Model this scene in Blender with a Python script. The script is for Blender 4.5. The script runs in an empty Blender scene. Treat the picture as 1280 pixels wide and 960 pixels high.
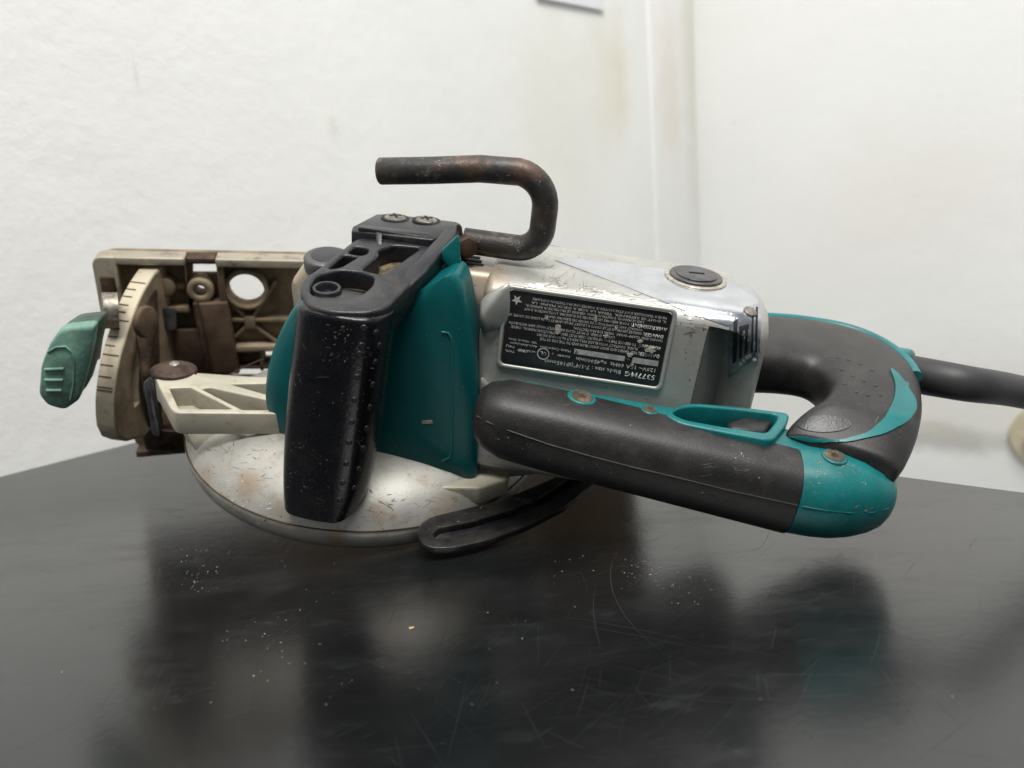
import bpy, bmesh, math, random
import numpy as np
from mathutils import Vector, Matrix
from mathutils.bvhtree import BVHTree
from mathutils.geometry import delaunay_2d_cdt
random.seed(7)
scene = bpy.context.scene
COL = scene.collection
rad = math.radians

# ------------------------------------------------------------------ camera
FPX = 950.0; PITCH = rad(11.193); ROLL = rad(4.402); CAM_H = 0.13937
cd = bpy.data.cameras.new('camera'); cam = bpy.data.objects.new('camera', cd); COL.objects.link(cam)
_cp, _sp, _cr, _sr = math.cos(PITCH), math.sin(PITCH), math.cos(ROLL), math.sin(ROLL)
_y0 = Vector((0, _sp, _cp)); _x0 = Vector((1, 0, 0))
CX, CY, CZ = _x0 * _cr - _y0 * _sr, _y0 * _cr + _x0 * _sr, Vector((0, _cp, -_sp))     # right, up, ahead
cam.matrix_world = Matrix(((CX.x, CY.x, -CZ.x, 0), (CX.y, CY.y, -CZ.y, 0), (CX.z, CY.z, -CZ.z, CAM_H), (0, 0, 0, 1)))
cd.sensor_width = 36; cd.lens = 36 * FPX / 1280; cd.clip_start = 0.01; cd.clip_end = 60
cd.dof.use_dof = True; cd.dof.focus_distance = 0.335; cd.dof.aperture_fstop = 9.0
scene.camera = cam
# ------------------------------------------------------------------ light
world = bpy.data.worlds.new('World'); scene.world = world; world.use_nodes = True
world.node_tree.nodes['Background'].inputs[0].default_value = (0.93, 0.97, 1, 1)
world.node_tree.nodes['Background'].inputs[1].default_value = 0.24
def area(name, loc, target, sx, sy, power, col=(1, 1, 1)):
    l = bpy.data.lights.new(name, 'AREA'); l.shape = 'RECTANGLE'; l.size = sx; l.size_y = sy; l.energy = power; l.color = col
    o = bpy.data.objects.new(name, l); COL.objects.link(o); o.location = loc
    o.rotation_euler = (Vector(target) - Vector(loc)).to_track_quat('-Z', 'Y').to_euler()
    return o
area('ceiling_light', (0.15, -0.60, 1.9), (-0.2, 0.7, 0.1), 1.3, 0.5, 44, (1, 0.985, 0.95))
area('ceiling_light', (0.35, 0.20, 2.2), (0.0, 0.8, 0), 1.2, 0.5, 9, (1, 0.985, 0.95))
vs = scene.view_settings
scene.display_settings.display_device = 'sRGB'
vs.view_transform = 'Standard'; vs.look = 'None'; vs.exposure = 0.20; vs.gamma = 1.0; vs.use_curve_mapping = False
scene.render.engine = 'CYCLES'
scene.cycles.max_bounces = 6; scene.cycles.diffuse_bounces = 3; scene.cycles.glossy_bounces = 3; scene.cycles.transmission_bounces = 1; scene.cycles.caustics_reflective = False; scene.cycles.caustics_refractive = False

# ------------------------------------------------------------------ frames
CAM = np.array([0, 0, CAM_H])
_G = np.array([CX[:], CY[:], CZ[:]])
def ray(px, py): return np.array([(px - 640) / FPX, -(py - 480) / FPX, 1.0]) @ _G
def on_table(px, py, z=0.0):
    r = ray(px, py); return CAM + r * ((z - CAM_H) / r[2])
ZZ = np.array([0, 0, 1.0])
# pose of the saw body: rows are its length (to the rear), its height (away from the viewer, towards the shoe) and its width (up)
RB = np.array([[0.97111395, -0.11612141, -0.20845506], [0.17305409, 0.94420954, 0.28021533], [0.16428626, -0.30819502, 0.93703034]])
ORG = CAM + ray(440, 690) * 0.34756
phi = rad(20)                                # swing of the body against the shoe
RS = np.array([[math.cos(phi), math.sin(phi), 0], [-math.sin(phi), math.cos(phi), 0], [0, 0, 1]]) @ RB
S2B = RB @ RS.T
CB = RB @ (CAM - ORG)
def B(px, py, n=None, c=None, **k):
    """body-frame point seen at a photo position on a plane u=, v= or w= (or n.p=c)"""
    if n is None:
        a, c = list(k.items())[0]; n = np.eye(3)['uvw'.index(a)]
    n = np.array(n, float); d = RB @ ray(px, py)
    return CB + d * ((c - n @ CB) / (n @ d))
def S(px, py, **k):
    """the same on a plane of the shoe frame, given back in body-frame coordinates"""
    a, c = list(k.items())[0]; n = S2B @ np.eye(3)['uvw'.index(a)]
    return B(px, py, n=n, c=c)
def s2b(u, v, w): return S2B @ np.array([u, v, w])
def b2s(p): return S2B.T @ np.array(p)

# ------------------------------------------------------------------ materials
class NT:
    def __init__(s, name):
        s.m = bpy.data.materials.new(name); s.m.use_nodes = True
        s.t = s.m.node_tree; s.n = s.t.nodes; s.b = s.n['Principled BSDF']
        s.tc = s.n.new('ShaderNodeTexCoord')
    def link(s, a, b): s.t.links.new(a, b)
    def sock(s, node, key, val):
        i = node.inputs[key]
        if hasattr(val, 'is_output'): s.link(val, i)
        elif isinstance(val, (tuple, list)) and len(val) == 3 and i.type == 'RGBA': i.default_value = (*val, 1)
        else: i.default_value = val
    def mapping(s, scale=(1, 1, 1), rot=(0, 0, 0), loc=(0, 0, 0), src=None):
        m = s.n.new('ShaderNodeMapping'); s.link(src or s.tc.outputs['Object'], m.inputs[0])
        m.inputs['Scale'].default_value = scale; m.inputs['Rotation'].default_value = rot; m.inputs['Location'].default_value = loc
        return m.outputs[0]
    def noise(s, scale, detail=4, rough=.55, vec=None, dist=0):
        n = s.n.new('ShaderNodeTexNoise'); n.inputs['Scale'].default_value = scale; n.inputs['Detail'].default_value = detail
        n.inputs['Roughness'].default_value = rough; n.inputs['Distortion'].default_value = dist
        s.link(vec or s.tc.outputs['Object'], n.inputs['Vector']); return n.outputs[0]
    def voro(s, scale, feature='DISTANCE_TO_EDGE', vec=None, rnd=1):
        n = s.n.new('ShaderNodeTexVoronoi'); n.feature = feature; n.inputs['Scale'].default_value = scale
        n.inputs['Randomness'].default_value = rnd
        s.link(vec or s.tc.outputs['Object'], n.inputs['Vector']); return n.outputs[0]
    def ramp(s, v, lo, hi, a=0.0, b=1.0, smooth=True):
        n = s.n.new('ShaderNodeMapRange'); n.interpolation_type = 'SMOOTHSTEP' if smooth else 'LINEAR'
        for k, x in zip((1, 2, 3, 4), (lo, hi, a, b)): n.inputs[k].default_value = x
        s.link(v, n.inputs[0]); return n.outputs[0]
    def math(s, op, a, b=0.0):
        n = s.n.new('ShaderNodeMath'); n.operation = op; n.use_clamp = False
        for k, x in enumerate((a, b)):
            if hasattr(x, 'is_output'): s.link(x, n.inputs[k])
            else: n.inputs[k].default_value = x
        return n.outputs[0]
    def mix(s, f, a, b):
        n = s.n.new('ShaderNodeMix'); n.data_type = 'RGBA'
        for k, x in ((0, f), (6, a), (7, b)):
            if hasattr(x, 'is_output'): s.link(x, n.inputs[k])
            elif isinstance(x, (tuple, list)): n.inputs[k].default_value = (*x, 1)
            else: n.inputs[k].default_value = x
        return n.outputs[2]
    def bump(s, h, strength=.2, dist=.001, prev=None):
        n = s.n.new('ShaderNodeBump'); n.inputs['Strength'].default_value = strength; n.inputs['Distance'].default_value = dist
        s.link(h, n.inputs['Height'])
        if prev is not None: s.link(prev, n.inputs['Normal'])
        return n.outputs[0]
    def sphere(s, c, r0, r1, sc=(1, 1, 1), wob=0.0):
        """soft mask, 1 inside an ellipsoid round c"""
        m = s.n.new('ShaderNodeVectorMath'); m.operation = 'SUBTRACT'; s.link(s.tc.outputs['Object'], m.inputs[0]); m.inputs[1].default_value = c
        k = s.n.new('ShaderNodeVectorMath'); k.operation = 'MULTIPLY'; s.link(m.outputs[0], k.inputs[0]); k.inputs[1].default_value = sc
        l = s.n.new('ShaderNodeVectorMath'); l.operation = 'LENGTH'; s.link(k.outputs[0], l.inputs[0])
        v = l.outputs['Value']
        if wob: v = s.math('ADD', v, s.math('MULTIPLY', s.math('SUBTRACT', s.noise(1.6 / r1, 5), .5), wob * r1))
        return s.ramp(v, r0, r1, 1, 0)
    def set(s, **k):
        for a, v in k.items(): s.sock(s.b, a.replace('_', ' '), v)
        return s.m

def simple(name, col, rough=.5, metal=0.0, var=.25, scale=90, dust=0.0, dustcol=(.36, .31, .24), bump=.1, bscale=900, bd=.0004, spec=.5):
    t = NT(name); n = t.noise(scale, 3)
    c = t.mix(t.ramp(n, .3, .7), tuple(x * (1 - var) for x in col), tuple(min(1, x * (1 + var)) for x in col))
    r = t.ramp(n, .3, .7, rough * .88, min(1, rough * 1.12))
    if dust:
        d = t.math('MULTIPLY', t.ramp(t.noise(scale * .7, 5, .72), .48, .72), dust)
        d = t.math('MAXIMUM', d, t.math('MULTIPLY', t.ramp(t.noise(1300, 1), .66, .70), min(1, dust * 1.6)))
        c = t.mix(d, c, dustcol); r = t.math('ADD', t.math('MULTIPLY', d, .3), rough)
    k = dict(Base_Color=c, Roughness=r, Metallic=metal, Specular_IOR_Level=spec)
    if bump: k['Normal'] = t.bump(t.noise(bscale, 2), bump, bd)
    return t.set(**k)

def painted(name, base=(.435, .432, .405), dirt=.25, dirtcol=(.30, .19, .09), chips=.75, metal=.42, rough=.42, bare=None, seed=0.0, spots=()):
    """worn silver-grey lacquer on cast magnesium: mottling, chips, brown grime"""
    t = NT(name)
    c = t.mix(t.ramp(t.noise(30, 3, .6), .3, .7), tuple(x * .88 for x in base), tuple(x * 1.08 for x in base))
    n2 = t.noise(95, 6, .75, t.mapping((1, 1, 1.6), loc=(seed, 0, 0)))
    d = t.math('MULTIPLY', t.ramp(n2, .50, .72), dirt)
    c = t.mix(d, c, dirtcol)
    for (ctr, r, s3, colr, amt) in spots:
        c = t.mix(t.math('MULTIPLY', t.sphere(ctr, r * .25, r, s3, 1.1), amt), c, colr)
    if bare:
        m = t.sphere(*bare)
        c = t.mix(m, c, (.64, .66, .70)); metal = t.ramp(m, 0, 1, metal, 1.0); rough = t.ramp(m, 0, 1, rough, .20)
    chip = t.math('MULTIPLY', t.ramp(t.noise(420, 3, .65, t.mapping(loc=(seed, 2, 0))), .67, .70), chips)
    c = t.mix(chip, c, (.10, .085, .06))
    return t.set(Base_Color=c, Roughness=rough, Metallic=metal, Normal=t.bump(t.noise(650, 2), .14, .0004))

M = {}
M['silver'] = painted('silver_lacquer', chips=.7)
M['guard'] = lambda: painted('silver_guard_lacquer', base=(.44, .43, .395), metal=.5, rough=.46, dirt=.6, chips=.8, seed=4.2, spots=[(tuple(B(x, y, w=w_)), r_, (1, 1, 1), (.30, .19, .09), a_) for x, y, w_, r_, a_ in ((305, 603, .024, .012, .55), (418, 672, .01, .008, .6), (256, 600, .014, .010, .4), (350, 640, .02, .012, .35), (470, 640, .018, .010, .4), (560, 640, .016, .012, .35))])
M['arm'] = painted('dusty_cream_lacquer', base=(.47, .44, .35), dirt=.7, dirtcol=(.28, .21, .13), chips=.15, seed=2.2, rough=.48, metal=.15)
M['cream'] = painted('dusty_cream_casting', base=(.52, .46, .34), dirt=.75, dirtcol=(.27, .18, .09), chips=.2, seed=7, rough=.55, metal=.05)
M['shoe_lip'] = painted('worn_shoe_edge', base=(.38, .34, .265), dirt=.95, dirtcol=(.13, .085, .05), chips=.5, seed=9, rough=.45, metal=.3)
M['shoe'] = simple('brown_dusty_casting', (.20, .145, .088), .75, .1, .4, 60, .35, (.33, .26, .17), .3)
M['shoe_tan'] = simple('tan_dusty_casting', (.30, .23, .15), .7, .1, .35, 60, .3, (.36, .29, .2), .3)
M['shoe_dark'] = simple('dark_brown_grime', (.085, .052, .032), .7, .1, .45, 70, .15, (.24, .17, .1), .35)
M['rust'] = simple('rusted_steel', (.060, .036, .026), .55, .45, .6, 110, .35, (.20, .11, .06), .4, 600)
M['steel_dark'] = simple('dark_blued_steel', (.10, .10, .105), .38, .7, .35, 120, .25, (.25, .2, .15), .25)
M['link'] = simple('black_worn_steel', (.028, .027, .027), .34, .35, .4, 120, .25, (.12, .085, .06), .3)
M['steel'] = simple('worn_dull_screw', (.24, .22, .19), .45, .75, .35, 400, .35, (.2, .15, .09), .3)
M['black'] = simple('black_rubber', (.017, .016, .016), .45, 0, .3, 70, .16, (.15, .13, .12), .3, 1400, .0003)
M['grip'] = simple('blue_black_plastic', (.0035, .004, .0065), 0.25, 0, .3, 80, .05, (.16, .15, .14), .35, 700, .0003)
M['bracket'] = simple('dusty_black_plastic', (.014, .015, .019), .36, 0, .3, 90, .30, (.12, .10, .085), .35, 900, .0004)
M['sawdust_floor'] = simple('pocket_with_sawdust', (.07, .055, .04), .8, 0, .4, 200, .95, (.30, .22, .12), .9, 900, .0012)
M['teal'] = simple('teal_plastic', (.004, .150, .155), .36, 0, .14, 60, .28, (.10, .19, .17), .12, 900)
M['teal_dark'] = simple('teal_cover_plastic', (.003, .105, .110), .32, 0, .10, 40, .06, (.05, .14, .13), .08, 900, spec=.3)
M['knob'] = simple('faded_green_plastic', (.165, .30, .235), .5, 0, .3, 90, .5, (.06, .25, .24), .5, 400)
M['knob_edge'] = simple('green_knob_side', (.04, .075, .055), .55, 0, .3, 120, .4, (.16, .17, .12), .4, 500)
M['ink'] = simple('black_label', (.012, .012, .013), .30, 0, .2, 100, .05, (.2, .18, .16), .1)
M['print'] = simple('pale_print', (.50, .50, .48), .5, 0, .18, 300)
M['printgrey'] = simple('grey_print', (.34, .34, .33), .5, 0, .25, 300, .3, (.2, .19, .17))
M['chip'] = simple('bare_chipped_patch', (.42, .39, .33), .45, .4, .35, 600, .3, (.28, .2, .1))
M['dark'] = simple('dark_gap', (.008, .008, .008), .7)
M['cordm'] = simple('cord_rubber', (.032, .031, .033), .5, 0, .2, 50, .1, (.12, .12, .12), .15, 700)
M['paper'] = simple('paper', (.74, .75, .78), .8, 0, .04, 8)
M['flange'] = simple('beige_plastic', (.52, .46, .33), .6, 0, .12, 30)
M['crumb'] = simple('wood_crumb', (.40, .36, .30), .8, 0, .3, 300)

# hook: black oxide worn to rust on the upper arm
t = NT('hook_steel')
r1 = t.ramp(t.noise(60, 7, .65), .46, .62)
up = t.n.new('ShaderNodeSeparateXYZ'); t.link(t.tc.outputs['Object'], up.inputs[0])
r1 = t.math('MULTIPLY', r1, t.ramp(up.outputs[2], .132, .158, .3, 1))
c = t.mix(r1, (.040, .037, .035), (.105, .064, .046))
c = t.mix(t.math('MULTIPLY', t.ramp(t.noise(160, 6, .7), .56, .66), .55), c, (.17, .16, .15))
M['hook'] = t.set(Base_Color=c, Metallic=.35, Roughness=t.ramp(t.noise(200, 4), .3, .7, .34, .55), Normal=t.bump(t.noise(420, 6, .7), .5, .0006))

# housing: same lacquer, polished bare patch round the brush cap, heavier crackle on top
pc = B(862, 352, w=.121)
M['housing'] = painted('housing_lacquer', dirt=.34, chips=.95, seed=1.3,
    spots=((tuple(B(600, 345, v=.06)), .020, (1, 1, .8), (.34, .21, .09), .5), (tuple(B(905, 346, v=.11)), .012, (.6, 1, 1), (.6, .5, .25), .8)))

# bench top: black laminate, hazed by dust
t = NT('black_bench')
wisp = t.ramp(t.noise(9, 6, .72, t.mapping((1, 3.0, 1), (0, 0, .55))), .42, .75)
sm = t.ramp(t.noise(5, 5, .7, t.mapping((1, 1.6, 1), (0, 0, .4))), .45, .8)
c = t.mix(wisp, (.0065, .0068, .0075), (.013, .0135, .014))
c = t.mix(t.math('MULTIPLY', sm, .7), c, (.022, .025, .026))
sw = t.ramp(t.noise(26, 6, .78, t.mapping((1, 2.2, 1), (0, 0, -.5))), .52, .78)
c = t.mix(t.math('MULTIPLY', sw, .6), c, (.030, .033, .034))
rgh = t.math('ADD', t.ramp(wisp, 0, 1, .20, .27), t.math('ADD', t.math('MULTIPLY', sm, .06), t.math('MULTIPLY', sw, .05)))
M['bench'] = t.set(Base_Color=c, Roughness=rgh, Normal=t.bump(t.noise(300, 3, .65), .07, .0006), Specular_IOR_Level=.95)
M['bench_scratch'] = simple('pale_scratch', (.032, .034, .034), .30, 0, .3, 20, 0, bump=0, spec=.95)
M['scuff_dark'] = simple('dark_scuff', (.19, .17, .135), .6, .2, .5, 200, 0, bump=0)
M['scuff_bright'] = simple('bright_scrape', (.68, .67, .64), .3, .5, .2, 200, 0, bump=0)

def wallmat(name, stains, seed):
    t = NT(name)
    c = t.mix(t.ramp(t.noise(2.2, 4, .6, t.mapping(loc=(seed, 0, 0))), .3, .7), (.785, .785, .765), (.825, .825, .81))
    for (ctr, r, s3, colr, amt) in stains:
        c = t.mix(t.math('MULTIPLY', t.sphere(tuple(ctr), r * .1, r, s3, .9), amt), c, colr)
    pit = t.math('MULTIPLY', t.ramp(t.noise(55, 2, .5, t.mapping(loc=(seed, 3, 1))), .77, .80), .5)
    c = t.mix(pit, c, (.5, .49, .47))
    h = t.math('ADD', t.noise(80, 3, .6), t.math('MULTIPLY', t.noise(20, 1), 1.2))
    return t.set(Base_Color=c, Roughness=.75, Normal=t.bump(h, .24, .003))

# ------------------------------------------------------------------ mesh helpers
def finish(name, me, mat, parent=None, smooth=40):
    o = bpy.data.objects.new(name, me); COL.objects.link(o)
    me.materials.clear(); me.materials.append(M[mat] if isinstance(mat, str) else mat)
    if smooth is not None:
        for p in me.polygons: p.use_smooth = True
        if smooth < 180: me.set_sharp_from_angle(angle=rad(smooth))
    if parent: o.parent = parent
    return o
def bm_mesh(bm):
    bmesh.ops.recalc_face_normals(bm, faces=bm.faces)
    me = bpy.data.meshes.new('m'); bm.to_mesh(me); bm.free(); return me
def bake(o):
    """apply the modifiers"""
    dg = bpy.context.evaluated_depsgraph_get(); dg.update()
    me = bpy.data.meshes.new_from_object(o.evaluated_get(dg)); o.modifiers.clear(); o.data = me
    return o
def bevel(o, w, seg=3, ang=25, smooth=40):
    m = o.modifiers.new('b', 'BEVEL'); m.width = w; m.segments = seg; m.limit_method = 'ANGLE'; m.angle_limit = rad(ang); m.use_clamp_overlap = True
    bake(o)
    for p in o.data.polygons: p.use_smooth = True
    o.data.set_sharp_from_angle(angle=rad(smooth))
    return o
def subsurf(o, l=1):
    m = o.modifiers.new('s', 'SUBSURF'); m.levels = m.render_levels = l; bake(o); return o
def hull(name, pts, mat, parent=None, bev=0.0, seg=3, ang=20):
    bm = bmesh.new()
    for p in pts: bm.verts.new(p)
    r = bmesh.ops.convex_hull(bm, input=bm.verts)
    junk = [g for g in r['geom_interior'] + r['geom_unused'] if isinstance(g, bmesh.types.BMVert)]
    if junk: bmesh.ops.delete(bm, geom=list(set(junk)), context='VERTS')
    bmesh.ops.dissolve_limit(bm, angle_limit=rad(1.5), verts=bm.verts, edges=bm.edges)
    o = finish(name, bm_mesh(bm), mat, parent)
    if bev: bevel(o, bev, seg, ang)
    return o
def boxpts(c, h, ax=None):
    c = np.array(c, float); ax = np.eye(3) if ax is None else np.array(ax)
    return [c + sx * h[0] * ax[0] + sy * h[1] * ax[1] + sz * h[2] * ax[2] for sx in (-1, 1) for sy in (-1, 1) for sz in (-1, 1)]
def loft(name, rings, mat, parent=None, cap=(True, True), smooth=60, sub=0):
    n = len(rings[0]); vs_ = [tuple(p) for r in rings for p in r]; fs = []
    for i in range(len(rings) - 1):
        for j in range(n): fs.append((i * n + j, i * n + (j + 1) % n, (i + 1) * n + (j + 1) % n, (i + 1) * n + j))
    if cap[0]: fs.append(tuple(range(n - 1, -1, -1)))
    if cap[1]: fs.append(tuple((len(rings) - 1) * n + j for j in range(n)))
    me = bpy.data.meshes.new('m'); me.from_pydata(vs_, [], fs)
    bm = bmesh.new(); bm.from_mesh(me); me = bm_mesh(bm)
    o = finish(name, me, mat, parent, smooth)
    if sub: subsurf(o, sub)
    return o
def sring(c, e1, e2, a, b, n=2.0, k=32):
    out = []
    for i in range(k):
        t_ = 2 * math.pi * i / k; x, y = math.cos(t_), math.sin(t_)
        out.append(np.array(c) + np.array(e1) * a * math.copysign(abs(x) ** (2 / n), x) + np.array(e2) * b * math.copysign(abs(y) ** (2 / n), y))
    return out
def unit(v): v = np.array(v, float); return v / np.linalg.norm(v)
def catmull(P, per=8):
    P = [np.array(p, float) for p in P]; Q = [2 * P[0] - P[1]] + P + [2 * P[-1] - P[-2]]; out = []
    for i in range(1, len(Q) - 2):
        for j in range(per):
            t_ = j / per
            out.append(.5 * (2 * Q[i] + (Q[i + 1] - Q[i - 1]) * t_ + (2 * Q[i - 1] - 5 * Q[i] + 4 * Q[i + 1] - Q[i + 2]) * t_ ** 2 + (3 * Q[i] - Q[i - 1] - 3 * Q[i + 1] + Q[i + 2]) * t_ ** 3))
    out.append(P[-1]); return out
def sweep_rings(path, a, b, up=(0, 0, 1), n=2.0, k=28):
    """a: half-size sideways, b: half-size along up; lists or numbers"""
    R_ = []; N = len(path)
    for i, p in enumerate(path):
        d = unit(path[min(i + 1, N - 1)] - path[max(i - 1, 0)])
        s_ = unit(np.cross(d, up)); w_ = np.cross(s_, d)
        aa = a[i] if hasattr(a, '__len__') else a; bb = b[i] if hasattr(b, '__len__') else b
        R_.append(sring(p, s_, w_, aa, bb, n, k))
    return R_
def tube(name, path, r, mat, parent=None, k=20, up=(0, .31, .95), smooth=60, cap=(True, True)):
    path = [np.array(p, float) for p in path]
    return loft(name, sweep_rings(path, r, r, up, 2, k), mat, parent, cap, smooth)
def cyl(name, c, axis, r, h, mat, parent=None, k=28, bev=0.0, r2=None):
    axis = unit(axis); e1 = unit(np.cross(axis, (.3, .5, .81))); e2 = np.cross(axis, e1); c = np.array(c)
    r2 = r if r2 is None else r2
    R_ = [sring(c, e1, e2, r, r, 2, k), sring(c + axis * h, e1, e2, r2, r2, 2, k)]
    if bev: R_ = [R_[0], sring(c + axis * (h - bev), e1, e2, r2, r2, 2, k), sring(c + axis * (h - bev * .3), e1, e2, r2 - bev * .3, r2 - bev * .3, 2, k), sring(c + axis * h, e1, e2, r2 - bev, r2 - bev, 2, k)]
    return loft(name, R_, mat, parent, smooth=50)
def dome(name, c, axis, r, h, mat, parent=None, k=28):
    axis = unit(axis); e1 = unit(np.cross(axis, (.3, .5, .81))); e2 = np.cross(axis, e1); c = np.array(c); R_ = [sring(c - axis * .001, e1, e2, r, r, 2, k)]
    for i in range(7):
        a_ = i / 6 * math.pi / 2 * .97; R_.append(sring(c + axis * h * math.sin(a_), e1, e2, r * math.cos(a_), r * math.cos(a_), 2, k))
    return loft(name, R_, mat, parent, smooth=70)
def rounded(poly, r, seg=5):
    P = [np.array(p[:2], float) for p in poly]; out = []; n = len(P)
    for i in range(n):
        ri = r[i] if hasattr(r, '__len__') else r
        a, b, c_ = P[i - 1], P[i], P[(i + 1) % n]; d1 = a - b; d2 = c_ - b; l1 = np.linalg.norm(d1); l2 = np.linalg.norm(d2)
        rr = min(ri, l1 * .48, l2 * .48)
        if rr <= 0: out.append(b); continue
        p0 = b + d1 / l1 * rr; p1 = b + d2 / l2 * rr
        for k in range(seg + 1):
            t_ = k / seg; out.append((1 - t_) ** 2 * p0 + 2 * t_ * (1 - t_) * b + t_ ** 2 * p1)
    return out
def plate(name, outline, holes, o0, e1, e2, th_, mat, parent=None, bev=0.0, smooth=40):
    """flat plate with openings; outline and holes are 2-D in (e1, e2) from o0; it grows by th_ along e1 x e2"""
    cu = bpy.data.curves.new('c', 'CURVE'); cu.dimensions = '2D'; cu.fill_mode = 'BOTH'
    cu.extrude = max(th_ / 2 - bev, 1e-5); cu.bevel_depth = bev; cu.bevel_resolution = 2; cu.offset = -bev
    for poly in [outline] + list(holes):
        s_ = cu.splines.new('POLY'); s_.points.add(len(poly) - 1); s_.use_cyclic_u = True
        for p, q in zip(s_.points, poly): p.co = (q[0] * 10, q[1] * 10, 0, 1)
    cu.extrude *= 10; cu.bevel_depth *= 10; cu.offset *= 10
    ob = bpy.data.objects.new('c', cu); COL.objects.link(ob)
    dg = bpy.context.evaluated_depsgraph_get(); dg.update()
    me = bpy.data.meshes.new_from_object(ob.evaluated_get(dg)); bpy.data.objects.remove(ob); bpy.data.curves.remove(cu)
    e1 = unit(e1); e2 = unit(np.array(e2) - e1 * np.dot(e1, e2)); e3 = np.cross(e1, e2); o0 = np.array(o0, float)
    co = np.empty(len(me.vertices) * 3); me.vertices.foreach_get('co', co); co = co.reshape(-1, 3) / 10
    co = o0 + co[:, :1] * e1 + co[:, 1:2] * e2 + (co[:, 2:] + th_ / 2) * e3
    me.vertices.foreach_set('co', co.ravel()); me.update()
    bm = bmesh.new(); bm.from_mesh(me); bmesh.ops.remove_doubles(bm, verts=bm.verts, dist=1e-6); me = bm_mesh(bm)
    return finish(name, me, mat, parent, smooth)
def circ(c, r, k=28, ry=None):
    return [(c[0] + r * math.cos(2 * math.pi * i / k), c[1] + (ry or r) * math.sin(2 * math.pi * i / k)) for i in range(k)]
def bvh(o):
    return BVHTree.FromPolygons([v.co.copy() for v in o.data.vertices], [tuple(p.vertices) for p in o.data.polygons])
def hit(tree, px, py):
    d = Vector(RB @ ray(px, py)).normalized()
    loc, nor, i, dist = tree.ray_cast(Vector(CB), d)
    if loc is not None and nor.dot(d) > 0: nor = -nor
    return loc, nor
def inlay(name, target, poly, mat, parent=None, thick=.0006, step=4.0, smooth_n=1, round_px=0.0):
    """a thin overlay that follows the surface of another part"""
    tree = bvh(target) if not isinstance(target, BVHTree) else target
    if round_px: poly = rounded(poly, round_px)
    dens = []
    for i in range(len(poly)):
        a, b = np.array(poly[i][:2], float), np.array(poly[(i + 1) % len(poly)][:2], float); m_ = max(1, int(np.linalg.norm(b - a) / step))
        dens += [a + (b - a) * k / m_ for k in range(m_)]
    P = [Vector(p) for p in dens]; ne = len(P)
    xs = [p[0] for p in dens]; ys = [p[1] for p in dens]
    for x in np.arange(min(xs), max(xs), step):
        for y in np.arange(min(ys), max(ys), step): P.append(Vector((x + random.uniform(-.3, .3) * step, y + random.uniform(-.3, .3) * step)))
    vo, ed, fa, *_ = delaunay_2d_cdt(P, [], [list(range(ne))], 1, 1e-4)
    co = []; ok = []
    for v in vo:
        loc, nor = hit(tree, v.x, v.y)
        ok.append(loc is not None)
        co.append(loc + nor * thick if loc is not None else Vector((0, 0, 0)))
    fa = [f for f in fa if all(ok[i] for i in f)]
    fa = [f for f in fa if max((co[f[i]] - co[f[i - 1]]).length for i in range(len(f))) < .012]
    me = bpy.data.meshes.new('m'); me.from_pydata(co, [], fa); bm = bmesh.new(); bm.from_mesh(me)
    bmesh.ops.delete(bm, geom=[v for v in bm.verts if not v.link_faces], context='VERTS')
    me = bm_mesh(bm)
    if len(me.polygons) and (me.polygons[0].normal.dot(Vector(CB) - me.polygons[0].center) < 0): me.flip_normals()
    o = finish(name, me, mat, parent, 180)
    m = o.modifiers.new('s', 'SOLIDIFY'); m.thickness = thick * 1.6; m.offset = -1; bake(o)
    for p in o.data.polygons: p.use_smooth = True
    o.data.set_sharp_from_angle(angle=rad(50))
    return o
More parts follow.
